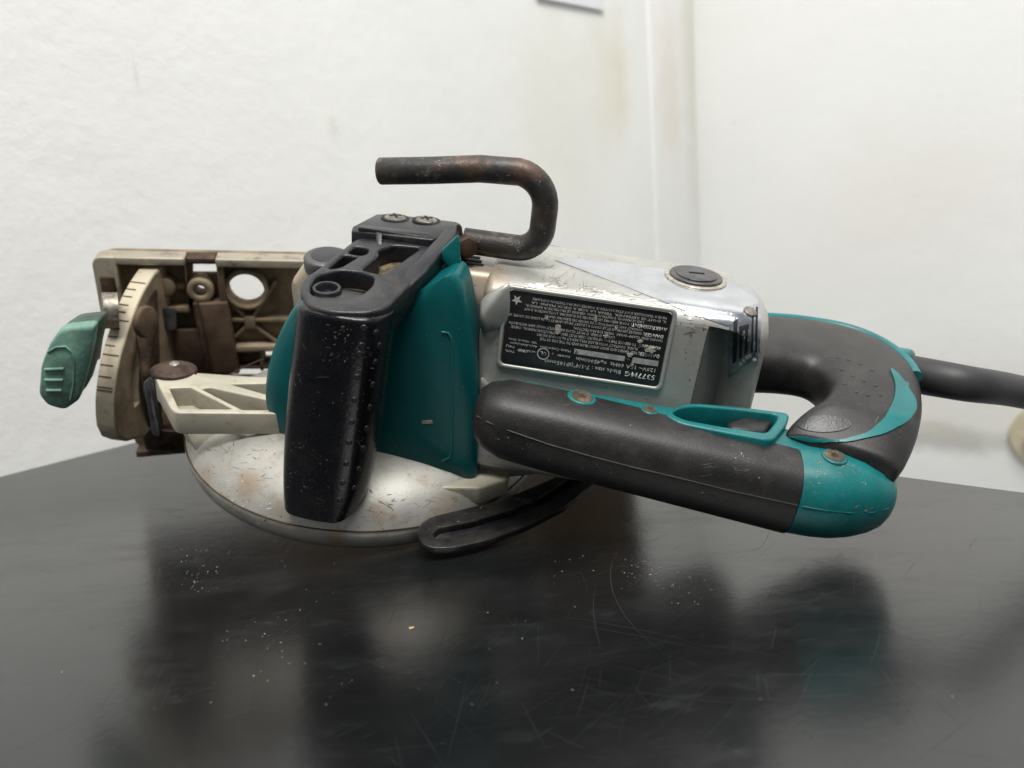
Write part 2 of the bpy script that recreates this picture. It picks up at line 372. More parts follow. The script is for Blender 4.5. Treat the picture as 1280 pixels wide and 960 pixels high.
def scuffs(name, target, poly, n, mat, parent, length=(5, 22), width=.00022, seed=0, bias=None):
    """many fine scrapes that follow the surface of a part, one mesh"""
    tree = bvh(target); rnd = random.Random(seed); vv, ff = [], []
    xs = [p[0] for p in poly]; ys = [p[1] for p in poly]
    def inside(x, y):
        c = False
        for (x0, y0), (x1, y1) in zip(poly, poly[1:] + poly[:1]):
            if (y0 > y) != (y1 > y) and x < (x1 - x0) * (y - y0) / (y1 - y0) + x0: c = not c
        return c
    done = tries = 0
    while done < n and tries < n * 8:
        tries += 1
        if rnd.random() < .4 or not done: x, y = rnd.uniform(min(xs), max(xs)), rnd.uniform(min(ys), max(ys)); lx_, ly_ = x, y
        else: x, y = lx_ + rnd.gauss(0, 11), ly_ + rnd.gauss(0, 6)
        if not inside(x, y): continue
        done += 1
        a_ = rnd.uniform(0, 6.28) if bias is None else bias + rnd.gauss(0, .5)
        l_ = length[0] + (length[1] - length[0]) * rnd.random() ** 2.2; bend = rnd.gauss(0, .25); m_ = max(3, int(l_ / 3)); pts = []
        for i in range(m_ + 1):
            p, q_ = hit(tree, x, y)
            if p is None or not inside(x, y): break
            if pts and (p - pts[-1][0]).length > .006: break
            pts.append((p, q_)); a_ += bend / m_ + rnd.gauss(0, .12); x += math.cos(a_) * l_ / m_; y += math.sin(a_) * l_ / m_ * .6
        if len(pts) < 3: continue
        k = len(vv); w_ = width * (.35 + 1.6 * rnd.random() ** 2)
        for i, (p, q_) in enumerate(pts):
            d = (pts[min(i + 1, len(pts) - 1)][0] - pts[max(i - 1, 0)][0]).normalized(); sd = q_.cross(d)
            ww = w_ * (math.sin(math.pi * (i + .15) / (len(pts) - .7)) ** .6 if 0 < i < len(pts) - 1 else .15)
            vv += [tuple(p + sd * ww + q_ * .00012), tuple(p - sd * ww + q_ * .00012)]
        for i in range(len(pts) - 1): ff.append((k + 2 * i, k + 2 * i + 1, k + 2 * i + 3, k + 2 * i + 2))
    me = bpy.data.meshes.new('m'); me.from_pydata(vv, [], ff)
    o = finish(name, me, mat, parent, None); o['kind'] = 'stuff'; return o
def boolean(o, cutter, op='DIFFERENCE'):
    cutter.parent = saw; bpy.context.view_layer.update()
    m = o.modifiers.new('x', 'BOOLEAN'); m.object = cutter; m.operation = op; m.solver = 'EXACT'
    bake(o); bpy.data.objects.remove(cutter); return o
def tag(o, label, cat, kind=None, group=None):
    if label: o['label'] = label
    if cat: o['category'] = cat
    if kind: o['kind'] = kind
    if group: o['group'] = group
    return o

# ------------------------------------------------------------------ the setting: bench and walls
tcor = on_table(382, 498); ta = on_table(0, 595); tb = on_table(1280, 604)
eL = unit(ta - tcor); eR = unit(tb - tcor); eR = unit(eR - eL * np.dot(eL, eR))
def tp(a, b, z=0): return tcor + eL * a + eR * b + np.array([0, 0, z])
bench = hull('bench_top', [tp(0, 0, z) for z in (-.03, 0)] + [tp(1.9, 0, z) for z in (-.03, 0)] + [tp(0, 1.5, z) for z in (-.03, 0)] + [tp(1.9, 1.5, z) for z in (-.03, 0)], 'bench', None, .0025, 3)
tag(bench, 'worn glossy black bench top with scratches, under the saw', 'bench')
D1, D2 = .04, .92
wc = tcor - eR * D1 - eL * D2
wn_l, wn_r = eR, eL                     # into the room
def wp_l(px, py):
    r = ray(px, py); return CAM + r * (np.dot(wc - CAM, wn_l) / np.dot(r, wn_l))
def wp_r(px, py):
    r = ray(px, py); return CAM + r * (np.dot(wc - CAM, wn_r) / np.dot(r, wn_r))
def wall(name, p, d, n, mat, L_=4.0):
    pts = []
    for a in (0, L_):
        for t_ in (0, -.12):
            for z in (-.9, 2.4): pts.append(p + d * a + n * t_ + np.array([0, 0, z]))
    return tag(hull(name, pts, mat), None, None, 'structure')
st_l = [(wp_l(762, 110), .085, (1, 1, .55), (.66, .60, .44), .4), (wp_l(775, 85), .05, (1.3, 1.3, .4), (.66, .60, .46), .3), (wp_l(417, 160), .012, (1, 1, .7), (.6, .58, .5), .4), (wp_l(170, 95), .008, (2.5, 2.5, .4), (.5, .5, .5), .3), (wp_l(700, 150), .16, (1, 1, .6), (.74, .72, .64), .5)]
st_r = [(wp_r(1185, 548), .07, (.45, .45, 2.0), (.42, .41, .39), .85), (wp_r(1165, 535), .05, (.7, .7, 2.0), (.55, .52, .46), .8), (wp_r(1120, 250), .18, (.6, .6, 1), (.76, .71, .66), .35), (wp_r(1200, 500), .25, (.5, .5, 2), (.68, .65, .58), .5)]
wall('wall_left', wc - eL * .15, eL, wn_l, wallmat('left_wall_plaster', st_l, 0), 4)
wall('wall_right', wc - eR * .15, eR, wn_r, wallmat('right_wall_plaster', st_r, 5), 4)
# boxed-in strip that runs up the corner on the left wall
q = wp_l(814, 200); sl = np.dot(q - wc, eL)
st_p = [(wp_l(832, 110), .07, (1, 1, .35), (.64, .50, .36), .3), (wp_l(858, 60), .12, (2.5, 2.5, .3), (.60, .54, .40), .35), (wp_l(822, 122), .008, (1, 1, 1), (.35, .3, .25), .8)]
hull('wall_boxing', [wc + eL * a + wn_l * b + np.array([0, 0, z]) for a in (.0, sl) for b in (-.05, .007) for z in (-.89, 2.39)], wallmat('boxing_plaster', st_p, 9), None, .006, 4)
tag(bpy.data.objects['wall_boxing'], None, None, 'structure')
# paper on the left wall, its lower edge in view
p0, p1 = wp_l(668, -2), wp_l(752, 14)
ax1 = unit(p1 - p0); ax2 = unit(np.cross(wn_l, ax1)); ax2 = ax2 if ax2[2] > 0 else -ax2
wdt = np.linalg.norm(p1 - p0)
pap = hull('paper_sheet', [p0 + ax1 * a_ + ax2 * b_ + wn_l * (c_ + .004 * (b_ == 0)) for a_ in (0, wdt) for b_ in (0, wdt * 1.35) for c_ in (.0010, .0016)], 'paper')
tag(pap, 'white paper sheet on the wall, only its lower corner in view', 'paper')
# beige round fitting low on the right wall
fc = wp_r(1312, 545); fr = .050
fl = bpy.data.objects.new('pipe_flange', None); COL.objects.link(fl); fl.location = fc
cyl('rim', wn_r * .0, wn_r, fr, .012, 'flange', fl, 40, .004)
cyl('hub', wn_r * .012, wn_r, fr * .55, .018, 'flange', fl, 32, .004)
tag(fl, 'round beige plastic fitting on the wall at the right edge', 'fitting')

# ------------------------------------------------------------------ the saw
saw = bpy.data.objects.new('circular_saw', None); COL.objects.link(saw)
mw = Matrix.Identity(4)
for i in range(3):
    for j in range(3): mw[i][j] = RB[j][i]
    mw[i][3] = ORG[i]
saw.matrix_world = mw; saw.empty_display_size = .05
tag(saw, 'used teal and silver worm-drive circular saw lying on its side on the black bench', 'circular saw')
UV, VV, WV = np.eye(3)

# --- blade guard
R0 = .0942; gc = np.array([-.0199, .0911, 0.0])
prof = [(-.012, .0006), (-.0050, .0004), (-.0024, .0012), (-.0006, .0036), (.0006, .0072), (.0010, .0105), (.0009, .0128), (.0004, .0136), (-.0006, .0156), (-.0022, .0183), (-.0046, .0212), (-.0085, .0244), (-.014, .0278), (-.021, .0308), (-.030, .0333), (-.042, .0352), (-.056, .0362), (-.086, .0365)]
K = 120; rings = []
for dr, w in prof:
    ring = []
    for i in range(K):
        a_ = 2 * math.pi * i / K; p = gc + np.array([(R0 + dr) * math.cos(a_), (R0 + dr) * math.sin(a_), w])
        s_ = b2s(p); s_[1] = min(s_[1], .180 + dr * .3); p = s2b(*s_)
        k_ = min(1, max(0, (p[1] - .062) / .03)) * min(1, max(0, (-.012 - p[0]) / .025)); p[2] *= 1 - .62 * k_ * k_ * (3 - 2 * k_); ring.append(p)
    rings.append(ring)
M['guard'] = M['guard']()
guard = loft('blade_guard', rings, 'guard', saw, (True, True), 38)
sr = [gc + np.array([(R0 + .0007) * math.cos(a_), (R0 + .0007) * math.sin(a_), .0134]) for a_ in np.linspace(rad(150), rad(345), 90)]
tube('rim_seam', sr, .0004, 'shoe_dark', guard, 6, (0, 0, 1))
# dusty ledge and small rib on the guard beside the cover
lw = .0250
lp = [B(x, y, w=lw) for x, y in ((476, 590), (522, 609), (600, 610), (636, 598), (640, 575), (480, 572))]
hull('ledge', lp + [p - WV * .010 for p in lp], 'arm', guard, .0012, 3)

# --- slotted depth link in front of the guard
lk = [(522, 668), (524, 655), (540, 645), (575, 637), (612, 628), (650, 615), (690, 598), (728, 580), (768, 585), (740, 606), (705, 634), (660, 657), (610, 675), (565, 685), (540, 685), (527, 679)]
def uvp(pl, **k):
    r_ = [B(x, y, **k) for x, y in pl]; return [(p[0], p[1]) for p in r_]
lkh = [(541, 668), (548, 660), (590, 652), (640, 637), (690, 613), (722, 590), (738, 590), (712, 613), (665, 638), (612, 660), (560, 672), (545, 673)]
link = plate('depth_link', rounded(uvp(lk, w=.016), .003), [rounded(uvp(lkh, w=.016), .002)], (0, 0, .0125), UV, VV, .0035, 'link', saw, .0006)
lk2 = [(530, 668), (532, 658), (545, 650), (612, 634), (690, 604), (745, 586), (735, 600), (705, 626), (660, 650), (610, 668), (560, 679), (538, 678)]
plate('backing', rounded(uvp(lk2, w=.0125), .002), [], (0, 0, .0105), UV, VV, .0018, 'bracket', link, 0)

# --- teal gear cover
tl = [(455, 318), (400, 345), (356, 395), (335, 450), (330, 490), (334, 520), (346, 546), (400, 562), (462, 582), (510, 600), (560, 604), (597, 602), (598, 500), (592, 420), (578, 352), (560, 328), (540, 322)]
q = [B(x, y, v=.038) for x, y in tl]
tpoly = [(p[0], p[2]) for p in q]
nseg = rounded(tpoly, [.004] + [.03] * 6 + [.01] * 3 + [.004, .004] + [.02] * 3 + [.006, .006], 4)
cen = np.mean(np.array(nseg), axis=0)
def tring(s_, v):
    out = []
    for p in nseg:
        x, z = cen[0] + (p[0] - cen[0]) * s_, cen[1] + (p[1] - cen[1]) * s_
        lim = .1135 if x < .012 else .1135 + min(1, (x - .012) / .018) * (.0125 if v < .056 else -.004)
        out.append(np.array([x if v < .0562 else min(x, .024), v, min(z, lim)]))
    return out
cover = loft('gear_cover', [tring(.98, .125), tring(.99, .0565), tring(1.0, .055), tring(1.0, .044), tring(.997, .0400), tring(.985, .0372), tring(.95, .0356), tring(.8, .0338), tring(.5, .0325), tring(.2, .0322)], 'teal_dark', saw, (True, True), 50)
cb_ = bvh(cover)
ln = [hit(cb_, x, y)[0] for x, y in ((552, 415), (560, 416), (564, 422), (565, 434), (565, 480), (565, 530), (565, 562), (562, 572), (553, 576))]
tube('moulded_line', [np.array(p) for p in ln], .0005, 'teal', cover, 8, (0, 1, 0))
ch = [(527, 526), (540, 525), (541, 529), (528, 530)]
inlay('scuff', cb_, ch, 'chip', cover, .0002, 2)
# thin pale edge where the cover meets the bracket
hull('cover_lug', [B(x, y, v=v) for x, y in ((551, 313), (574, 292), (577, 345), (566, 340), (552, 326)) for v in (.052, .06)], 'teal', cover, .001, 2)

# --- silver gear case behind the cover
case_pts = [B(x, y, v=v) for x, y, v in ((364, 352, .085), (373, 405, .085), (388, 324, .088), (372, 345, .11), (392, 311, .112), (455, 314, .11), (470, 335, .085), (470, 420, .08), (372, 420, .13), (500, 330, .13), (500, 430, .13))]
case = hull('gear_case', case_pts, painted('gear_case_lacquer', dirt=.5, dirtcol=(.36, .22, .08), chips=.3, seed=3.3, spots=((tuple(B(375, 350, v=.09)), .02, (1, 1, 1), (.40, .25, .08), .45),)), saw, .003, 3)
q = B(410, 321, v=.094)
cyl('oil_plug', q - WV * .006, unit((0, -.1, 1)), .0118, .007, 'steel_dark', case, 30, .0015)
cyl('plug_recess', q + WV * .0006, unit((0, -.1, 1)), .0085, .0008, 'bracket', case, 30, .0005)

# --- motor housing
def hv(w): return .0445 + (w - .08) * .118            # front (label) face leans back a little
sec = [(hv(.030), .030), (hv(.1165), .1165), (.0565, .1212), (.110, .1208), (.130, .110), (.137, .08), (.132, .045), (.115, .03)]
pts = []
for u, sh, dw, bk in ((.043, 0, 0, 1), (.140, 0, 0, 1), (.155, 0, 0, .75), (.164, .0035, -.001, .4), (.1695, .010, -.0045, .0)):
    for v, w in sec:
        cv, cw = .09, .075
        vv_ = v + sh if v < cv else cv + (v - cv) * bk
        pts.append((u, vv_, w + (dw if w > cw else sh)))
house = hull('motor_housing', pts, 'housing', saw)
bevel(house, .0050, 5, 14)
# arched flat milled into the near rear corner
axn = unit((.80, -.60, 0.06)); fcen = B(880, 470, v=.047); e1 = unit(np.cross(WV, axn)); e2 = np.cross(axn, e1)
arch = []
rr = .0185
for i in range(25):
    a_ = math.pi * i / 24; arch.append((rr * math.cos(a_), rr * math.sin(a_) * 1.1))
arch = arch + [(-rr * 1.02, -.06), (rr * 1.02, -.06)]
cut = plate('cut', arch, [], fcen - axn * .0020 + e2 * .0025, e1, e2, .05, 'housing', None)
boolean(house, cut); house.data.materials.clear(); house.data.materials.append(M['housing'])
bevel(house, .0008, 2, 24, 45)
# second swell behind the hook, seen over the top
hull('rear_swell', [B(x, y, v=v) for x, y, v in ((600, 296, .112), (690, 306, .112), (818, 330, .112), (820, 336, .112), (600, 296, .135), (690, 309, .135), (815, 334, .135), (600, 380, .12), (818, 390, .12))], 'housing', house, .002, 2)
# frame ridge and gusset left of the label
hull('gusset', [B(x, y, v=v) for x, y, v in ((600, 398, .040), (637, 352, .0465), (629, 390, .0455), (607, 410, .042), (600, 372, .046), (640, 410, .0485), (600, 420, .049), (636, 354, .053))], 'silver', house, .0016, 3)
hull('gusset', [B(x, y, v=v) for x, y, v in ((592, 590, .046), (600, 470, .04), (606, 470, .046), (612, 570, .040), (700, 590, .046), (640, 596, .050), (592, 600, .05))], 'silver', house, .002, 3)
hull('housing_shoulder', [(u, v, w) for u in (.027, .046) for v, w in ((.062, .040), (.058, .108), (.064, .1190), (.12, .1190), (.128, .05))], 'housing', house, .003, 3)
# vents by the hook foot
for k in range(3):
    c0 = B(588 + k * 2, 321 + k * 4.6, w=.1191)
    hull('vent_slot', boxpts(c0, (.0046, .0011, .0004)), 'dark', house)

scuffs('scratches', house, [(600, 325), (690, 312), (860, 340), (905, 385), (850, 382), (640, 350)], 170, 'scuff_dark', house, (3, 24), .00009, 1)
scuffs('scratches', house, [(610, 352), (700, 352), (860, 375), (905, 400), (870, 410), (845, 384), (640, 358)], 60, 'scuff_dark', house, (2, 9), .00022, 2)
scuffs('scrapes', house, [(610, 352), (700, 354), (860, 378), (900, 398), (860, 402), (845, 385), (640, 358)], 90, 'scuff_bright', house, (5, 26), .00055, 3, .16)
scuffs('scratches', house, [(850, 400), (900, 395), (908, 420), (905, 500), (850, 490)], 26, 'scuff_dark', house, (3, 12), .00025, 4)
scuffs('scratches', guard, [(245, 560), (345, 545), (350, 670), (290, 640)], 80, 'scuff_dark', guard, (2, 16), .00013, 5)
scuffs('scratches', guard, [(460, 610), (600, 615), (690, 600), (640, 640), (530, 670), (440, 676)], 90, 'scuff_dark', guard, (2, 18), .00013, 6)
scuffs('scrapes', guard, [(245, 570), (345, 560), (350, 672), (290, 640)], 14, 'scuff_bright', guard, (3, 10), .0003, 7)
# --- name plate
lu0, lu1 = .0545, .1250; lw0, lw1 = .0848, .1186
ln_ = unit((0, -1, .13)); lx = -UV; ly = -unit((0, .13, 1.0))
lc = np.array([(lu0 + lu1) / 2, hv((lw0 + lw1) / 2), (lw0 + lw1) / 2]); LWD = lu1 - lu0; LHT = (lw1 - lw0)
KX, KY = LWD / 72.7, LHT / 32.4
def rect(w, h): return [(-w / 2, -h / 2), (w / 2, -h / 2), (w / 2, h / 2), (-w / 2, h / 2)]
nplate = plate('name_plate', rounded(rect(LWD, LHT), .0022), [], lc + ln_ * -.0006, lx, ly, .0012, 'ink', saw, .0001)
plate('plate_frame', rounded(rect(LWD + .0042, LHT + .0042), .0035), [rounded(rect(LWD + .0006, LHT + .0006), .0024)], lc - ln_ * .001, lx, ly, .0024, 'silver', house, .0007)
def text(body, x, y, size, parent, mat='print', bold=0.0, fit=None, align='LEFT', name='lettering', up=.00068):
    """x, y in mm from the reader's top left corner of the plate; y is the baseline"""
    cu = bpy.data.curves.new('t', 'FONT'); cu.body = body; cu.size = 1; cu.align_x = align; cu.resolution_u = 1 if size < 2.6 else 3; cu.offset = bold
    ob = bpy.data.objects.new('t', cu); COL.objects.link(ob); dg = bpy.context.evaluated_depsgraph_get(); dg.update()
    me = bpy.data.meshes.new_from_object(ob.evaluated_get(dg)); bpy.data.objects.remove(ob); bpy.data.curves.remove(cu)
    co = np.empty(len(me.vertices) * 3); me.vertices.foreach_get('co', co); co = co.reshape(-1, 3)
    s_ = size * .001 * 1.35; sx = s_
    if fit: sx = fit * KX / max(1e-6, (co[:, 0].max() - co[:, 0].min()))
    P = lc + ln_ * up + (co[:, :1] * sx + (x * KX - LWD / 2)) * lx + (co[:, 1:2] * s_ + (LHT / 2 - y * KY)) * ly
    me.vertices.foreach_set('co', P.ravel()); me.update()
    o = finish(name, me, mat, parent, None); m = o.modifiers.new('s', 'SOLIDIFY'); m.thickness = .00008
    return o
T = lambda *a, **k: text(*a, nplate, **k)
T('5377MG', 2.0, 4.6, 2.5, bold=.012, fit=13.5)
T('Blade size : 7-1/4"(Ø185mm)', 17.5, 4.6, 1.9, fit=35)
T('120V~ 15A 60Hz  n₀4500/min', 2.0, 7.6, 1.8, fit=36)
T('No.', 14.5, 10.4, 1.0, fit=1.8)
hull('serial_strip', [lc + ln_ * q_ + lx * (a_ * KX - LWD / 2) + ly * (LHT / 2 - b_ * KY) for a_ in (1.8, 13.6) for b_ in (8.8, 11.2) for q_ in (.0004, .0007)], 'printgrey', nplate)
hull('serial_strip', [lc + ln_ * q_ + lx * (a_ * KX - LWD / 2) + ly * (LHT / 2 - b_ * KY) for a_ in (17, 40) for b_ in (8.9, 11.1) for q_ in (.0004, .0007)], 'printgrey', nplate)
T('Y', 38.3, 10.7, 1.5, mat='ink', up=.0009)
T('E62464H', 41.5, 7.6, 1.0, fit=5.5); T('c', 49, 7.9, 1.4)
T('us LISTED', 57.4, 7.3, 1.2, bold=.01, fit=8.2); T('TOOL', 67, 6.2, 1.1, fit=4.2); T('74LJ', 67, 8.4, 1.1, fit=4.0)
rc = lc + lx * (53.8 * KX - LWD / 2) + ly * (LHT / 2 - 6.8 * KY)
plate('listing_ring', circ((0, 0), .0027, 32), [circ((0, 0), .00235, 32)], rc + ln_ * .0006, lx, ly, .00012, 'print', nplate)
T('UL', 53.8, 7.7, 1.7, bold=.015, align='CENTER')
T('Makita Corporation', 41.5, 10.2, 1.2, fit=14); T('Anjo,Aichi,Japan', 57, 9.9, 1.0, fit=12.5); T('VIK  Made in China', 57.4, 11.6, 1.0, fit=13)
rowsT = [('DANGER:', 1.9, 13.9, 1.75, 9.5, .02), ('KEEP HANDS AND BODY AWAY FROM AND TO THE SIDE OF THE', 12, 13.8, 1.3, 44, .0),
 ('BLADE. CONTACT WITH BLADE WILL RESULT IN SERIOUS INJURY.', 12, 15.5, 1.25, 46, 0),
 ('WARNING:', 1.9, 17.4, 1.7, 10.5, .02), ('TO REDUCE THE RISK OF INJURY, USER MUST READ INSTRUCTION MANUAL. CHECK', 13, 17.3, 1.3, 57, 0),
 ('LOWER GUARD. IT MUST CLOSE INSTANTLY! HOLD SAW WITH BOTH', 23, 19.0, 1.25, 48, 0),
 ('HANDS AND CLAMP WORK. WEAR EYE PROTECTION.', 1.9, 20.6, 1.2, 40, 0),
 ('DANGER:', 1.9, 22.5, 1.65, 9, .02), ("GARDEZ LES MAINS ET LE CORPS A L'ECART DE LA LAME ET DE SA LIGNE DE COUPE. LE", 11.5, 22.4, 1.2, 60, 0),
 ('CONTACT AVEC LA LAME RISQUE DE CAUSER DES BLESSURES GRAVES.', 11.5, 23.9, 1.1, 44, 0),
 ('AVERTISSEMENT:', 1.0, 25.8, 1.65, 16, .02), ("POUR REDUIRE LES RISQUES DE BLESSURE, L'UTILISATEUR DOIT", 17.8, 25.7, 1.15, 47, 0),
 ("LIRE LE MANUEL D'INSTRUCTIONS. VERIFIER LE PROTECTEUR INFERIEUR,", 11.5, 27.3, 1.1, 53, 0),
 ('IL DOIT SE REFERMER. TENIR LA SCIE A DEUX MAINS. LA', 1.9, 28.8, 1.1, 60, 0),
 ('PIECE A TRAVAILLER DOIT ETRE SOUTENUE. PORTEZ UNE PROTECTION OCULAIRE.', 1.9, 30.4, 1.1, 60, 0)]
for s_, x, y, sz, f_, b_ in rowsT: T(s_, x, y, sz, fit=f_, bold=b_)
star = [((.0024 if i % 2 == 0 else .001) * math.sin(math.pi * i / 5), (.0024 if i % 2 == 0 else .001) * math.cos(math.pi * i / 5)) for i in range(10)]
plate('star', star, [], lc + lx * (68.8 * KX - LWD / 2) + ly * (LHT / 2 - 28.5 * KY) + ln_ * .0006, lx, ly, .00014, 'print', nplate)
# worn-through spots on the plate
def blob(cx, cy, rx, ry, n=14, seed=0):
    rnd = random.Random(seed); return [(cx + rx * math.cos(2 * math.pi * i / n) * rnd.uniform(.45, 1.25), cy + ry * math.sin(2 * math.pi * i / n) * rnd.uniform(.45, 1.25)) for i in range(n)]
pb = bvh(nplate)
for k, (cx, cy, rx, ry) in enumerate(((698, 412, 4.5, 6), (813, 437, 7, 4), (787, 443, 3.5, 3), (745, 398, 2, 5), (757, 420, 4, 2), (683, 397, 2.5, 2), (800, 426, 3.5, 2), (770, 410, 2, 2), (790, 455, 3, 1.6))):
    inlay('worn_spot', pb, blob(cx, cy, rx, ry, 13, k), 'chip', nplate, .0011, 2.5)

# --- polished plate wrapping the rear top corner
M['polished'] = simple('polished_magnesium', (.60, .62, .66), .19, 1.0, .16, 45, .12, (.40, .38, .33), .12, 500)
endp = inlay('rear_plate', house, [(692, 325), (730, 339), (780, 358), (830, 378), (868, 394), (896, 403), (911, 408), (934, 386), (949, 380), (941, 363), (905, 348), (840, 339), (780, 330), (740, 324)], 'polished', saw, .0004, 4, 0, 3)
# --- brush cap on top
cc = B(869, 349, w=.1209)
ring = cyl('brush_cap', cc - WV * .001, WV, .0146, .0022, 'chip', saw, 40, .0006)
cyl('cap_disc', cc + WV * .0008, WV, .0124, .0016, 'steel_dark', ring, 40, .0006)
cyl('cap_ring', cc + WV * .0024, WV, .0098, .0007, 'steel_dark', ring, 40, .0003)
hull('cap_slot', boxpts(cc + WV * .0031, (.0036, .0006, .0003), [unit((1, .12, 0)), unit((-.12, 1, 0)), WV]), 'dark', ring)

# --- badge on the rear end
hb = bvh(house)
badge = inlay('rear_badge', hb, [(911, 408), (934, 384), (949, 380), (951, 400), (948, 446), (932, 456), (911, 474)], simple('polished_badge', (.42, .44, .49), .2, .9, .25, 150, .1), saw, .0005, 2.5, 0, 5)
for k, pl in enumerate(([(917, 400), (920, 392), (922, 393), (920, 452), (916, 455)], [(925, 412), (928, 409), (927, 447), (924, 449)], [(932, 409), (935, 406), (934, 441), (931, 443)], [(924, 408), (936, 405), (936, 411), (924, 415)], [(940, 386), (942, 385), (941, 440), (939, 441)], [(945, 384), (947, 384), (946, 440), (944, 440)])):
    inlay('badge_bar', bvh(badge), pl, 'dark', badge, .0003, 2)
for x, y in ((927, 454), (935, 446), (938, 444), (944, 449), (931, 450)):
    p, n_ = hit(hb, x, y)
    if p is not None: dome('badge_dot', np.array(p) + np.array(n_) * .0009, n_, .0010, .0006, 'print', badge, 10)
p, n_ = hit(hb, 937, 391)
if p is not None: cyl('badge_screw', np.array(p), n_, .0030, .0012, 'steel', badge, 20, .0004)

# --- black front handle: grip column
gy = [(371, 369, 487, -.003), (378, 368, 487, -.003), (400, 366, 484, -.004), (440, 361, 478, -.005), (500, 355, 471, -.006), (550, 351, 464, -.007), (585, 350, 457, -.008), (606, 350.5, 450, -.008), (617, 352, 445, -.008), (620, 352, 444, -.008)]
rings = []
for y, xl, xr, v in gy:
    xl, xr = xl + 11, xr + 5
    a = B(xl, y, v=v + .012); b = B(xr, y + (xr - xl) * (.10 if y < 580 else .17), v=v + .012)
    c = (a + b) / 2; hw = (b[0] - a[0]) / 2
    ring = []
    prof2 = [(-1, .8), (-1, .3), (-.93, .03), (-.78, -.16), (-.5, -.24), (0, -.28), (.45, -.25), (.66, -.16), (.80, .1), (.92, .5), (1.0, .95), (.98, 1.5), (.8, 1.9), (.4, 2.05), (-.4, 2.05), (-.85, 1.8)]
    for s_, q in prof2: ring.append(c + UV * hw * s_ + VV * (-.010 + q * .0125) + WV * (s_ * hw * -.02))
    rings.append(ring)
low = []
for i, p in enumerate(rings[-1]):
    s_ = (p[0] - rings[-1][:][4][0]); low.append(p)
inset = [rings[-1][i] * 1.0 for i in range(16)]; cen = np.mean(np.array(inset), axis=0)
rings.append([cen + (p - cen) * .985 - WV * .0004 for p in inset])
rings.append([cen + (p - cen) * .90 - WV * .0002 for p in inset])
rings.append([cen + (p - cen) * .80 + WV * .004 for p in inset])
fh = loft('front_handle', rings, 'grip', saw, (True, True), 75, 2)
gb = bvh(fh)
dots = [(735, 8), (797, 40), (725, 100), (787, 130), (713, 192), (775, 220), (703, 280), (762, 305), (692, 362), (748, 385), (680, 447), (731, 467), (667, 522), (713, 543), (654, 592)]
dots = [(220 + x / 3.2, 440 + y / 3.2) for x, y in dots] + [(470, 416), (455, 410), (474, 432), (452, 432)] + [(356, 517), (353, 540), (359, 468), (361, 445), (352, 560), (364, 420)]
dm = None
for x, y in dots:
    p, n_ = hit(gb, x, y)
    if p is None: continue
    if dm is None:
        d0 = dome('grip_dot', (0, 0, 0), (0, 0, 1), .0014, .0006, M['bracket'], fh, 12); dm = d0.data
        d = d0
    else:
        d = bpy.data.objects.new('grip_dot', dm); COL.objects.link(d); d.parent = fh
    d.matrix_parent_inverse = Matrix.Identity(4); d.location = p; d.rotation_euler = Vector(n_).to_track_quat('Z', 'Y').to_euler()
# bracket: rails, pockets, plateau
kb = .090; pn = unit((0, -kb, 1)); pcst = float(pn @ np.array([0, .010, .1222]))
def bp(pl, off=0.0):
    o0 = np.array([0, 0, pcst / pn[2]]); e1 = UV; e2 = np.cross(pn, e1)
    out = []
    for x, y in pl:
        p = B(x, y, n=pn, c=pcst + off) - o0; out.append((p @ e1, p @ e2))
    return out
o0 = np.array([0, 0, pcst / pn[2]]); e2b = np.cross(pn, UV)
ol = [(374, 360), (378, 348), (394, 338), (438, 303), (448, 297), (560, 302), (572, 300), (566, 309), (530, 338), (499, 368), (484, 384), (460, 391), (415, 390), (385, 382)]
pk_oval = [(388, 356), (396, 344), (425, 337), (450, 339), (468, 345), (466, 356), (452, 368), (425, 376), (400, 374), (388, 366)]
pk1 = [(409, 336), (430, 318), (441, 320), (447, 321), (425, 334)]
pk2 = [(434, 316), (444, 307), (462, 310), (458, 317), (450, 319)]
pk3 = [(452, 337), (475, 318), (472, 312), (492, 306), (527, 309), (508, 322), (480, 343), (470, 341)]
br = plate('handle_bracket', rounded(bp(ol), .004), [rounded(bp(p), .0025) for p in (pk_oval, pk1, pk2, pk3)], o0 - pn * .009, UV, e2b, .009, 'bracket', saw, .0012)
plate('pocket_floor', rounded([(.003 + (x - .003) * .8, .04 + (y - .04) * .9) for x, y in bp(ol)], .004), [], o0 - pn * .014, UV, e2b, .0055, 'sawdust_floor', br, .0)
# skirt below the rails on the right side
sk = [B(x, y, v=v) for x, y, v in ((484, 388, .012), (497, 372, .018), (530, 342, .035), (570, 302, .066), (578, 284, .074), (577, 300, .072), (545, 345, .048), (500, 392, .022), (488, 420, .018), (470, 400, .03))]
hull('bracket_skirt', sk + [p - UV * .006 + VV * .002 for p in sk], 'bracket', br, .002, 3)
plt = [B(x, y, v=v) for x, y, v in ((439, 289, .066), (441, 283, .069), (470, 268, .094), (486, 267, .096), (570, 277, .094), (576, 280, .090), (546, 297, .066), (540, 300, .064))]
plat = hull('screw_plateau', plt + [p - WV * .012 for p in plt], 'bracket', br, .0018, 3)
gv = [B(x, y, n=(0, 0, 1), c=max(p[2] for p in plt) + .0002) for x, y in ((452, 282), (455, 280), (537, 291), (535, 293))]
rg = [B(x, y, v=.070) for x, y in ((450, 281), (536, 291))]
hull('step_ridge', [B(x, y, v=v) for x, y, v in ((447, 284, .066), (450, 280, .071), (540, 291, .071), (538, 297, .066), (447, 290, .066), (538, 303, .066))], 'bracket', br, .0012, 2)
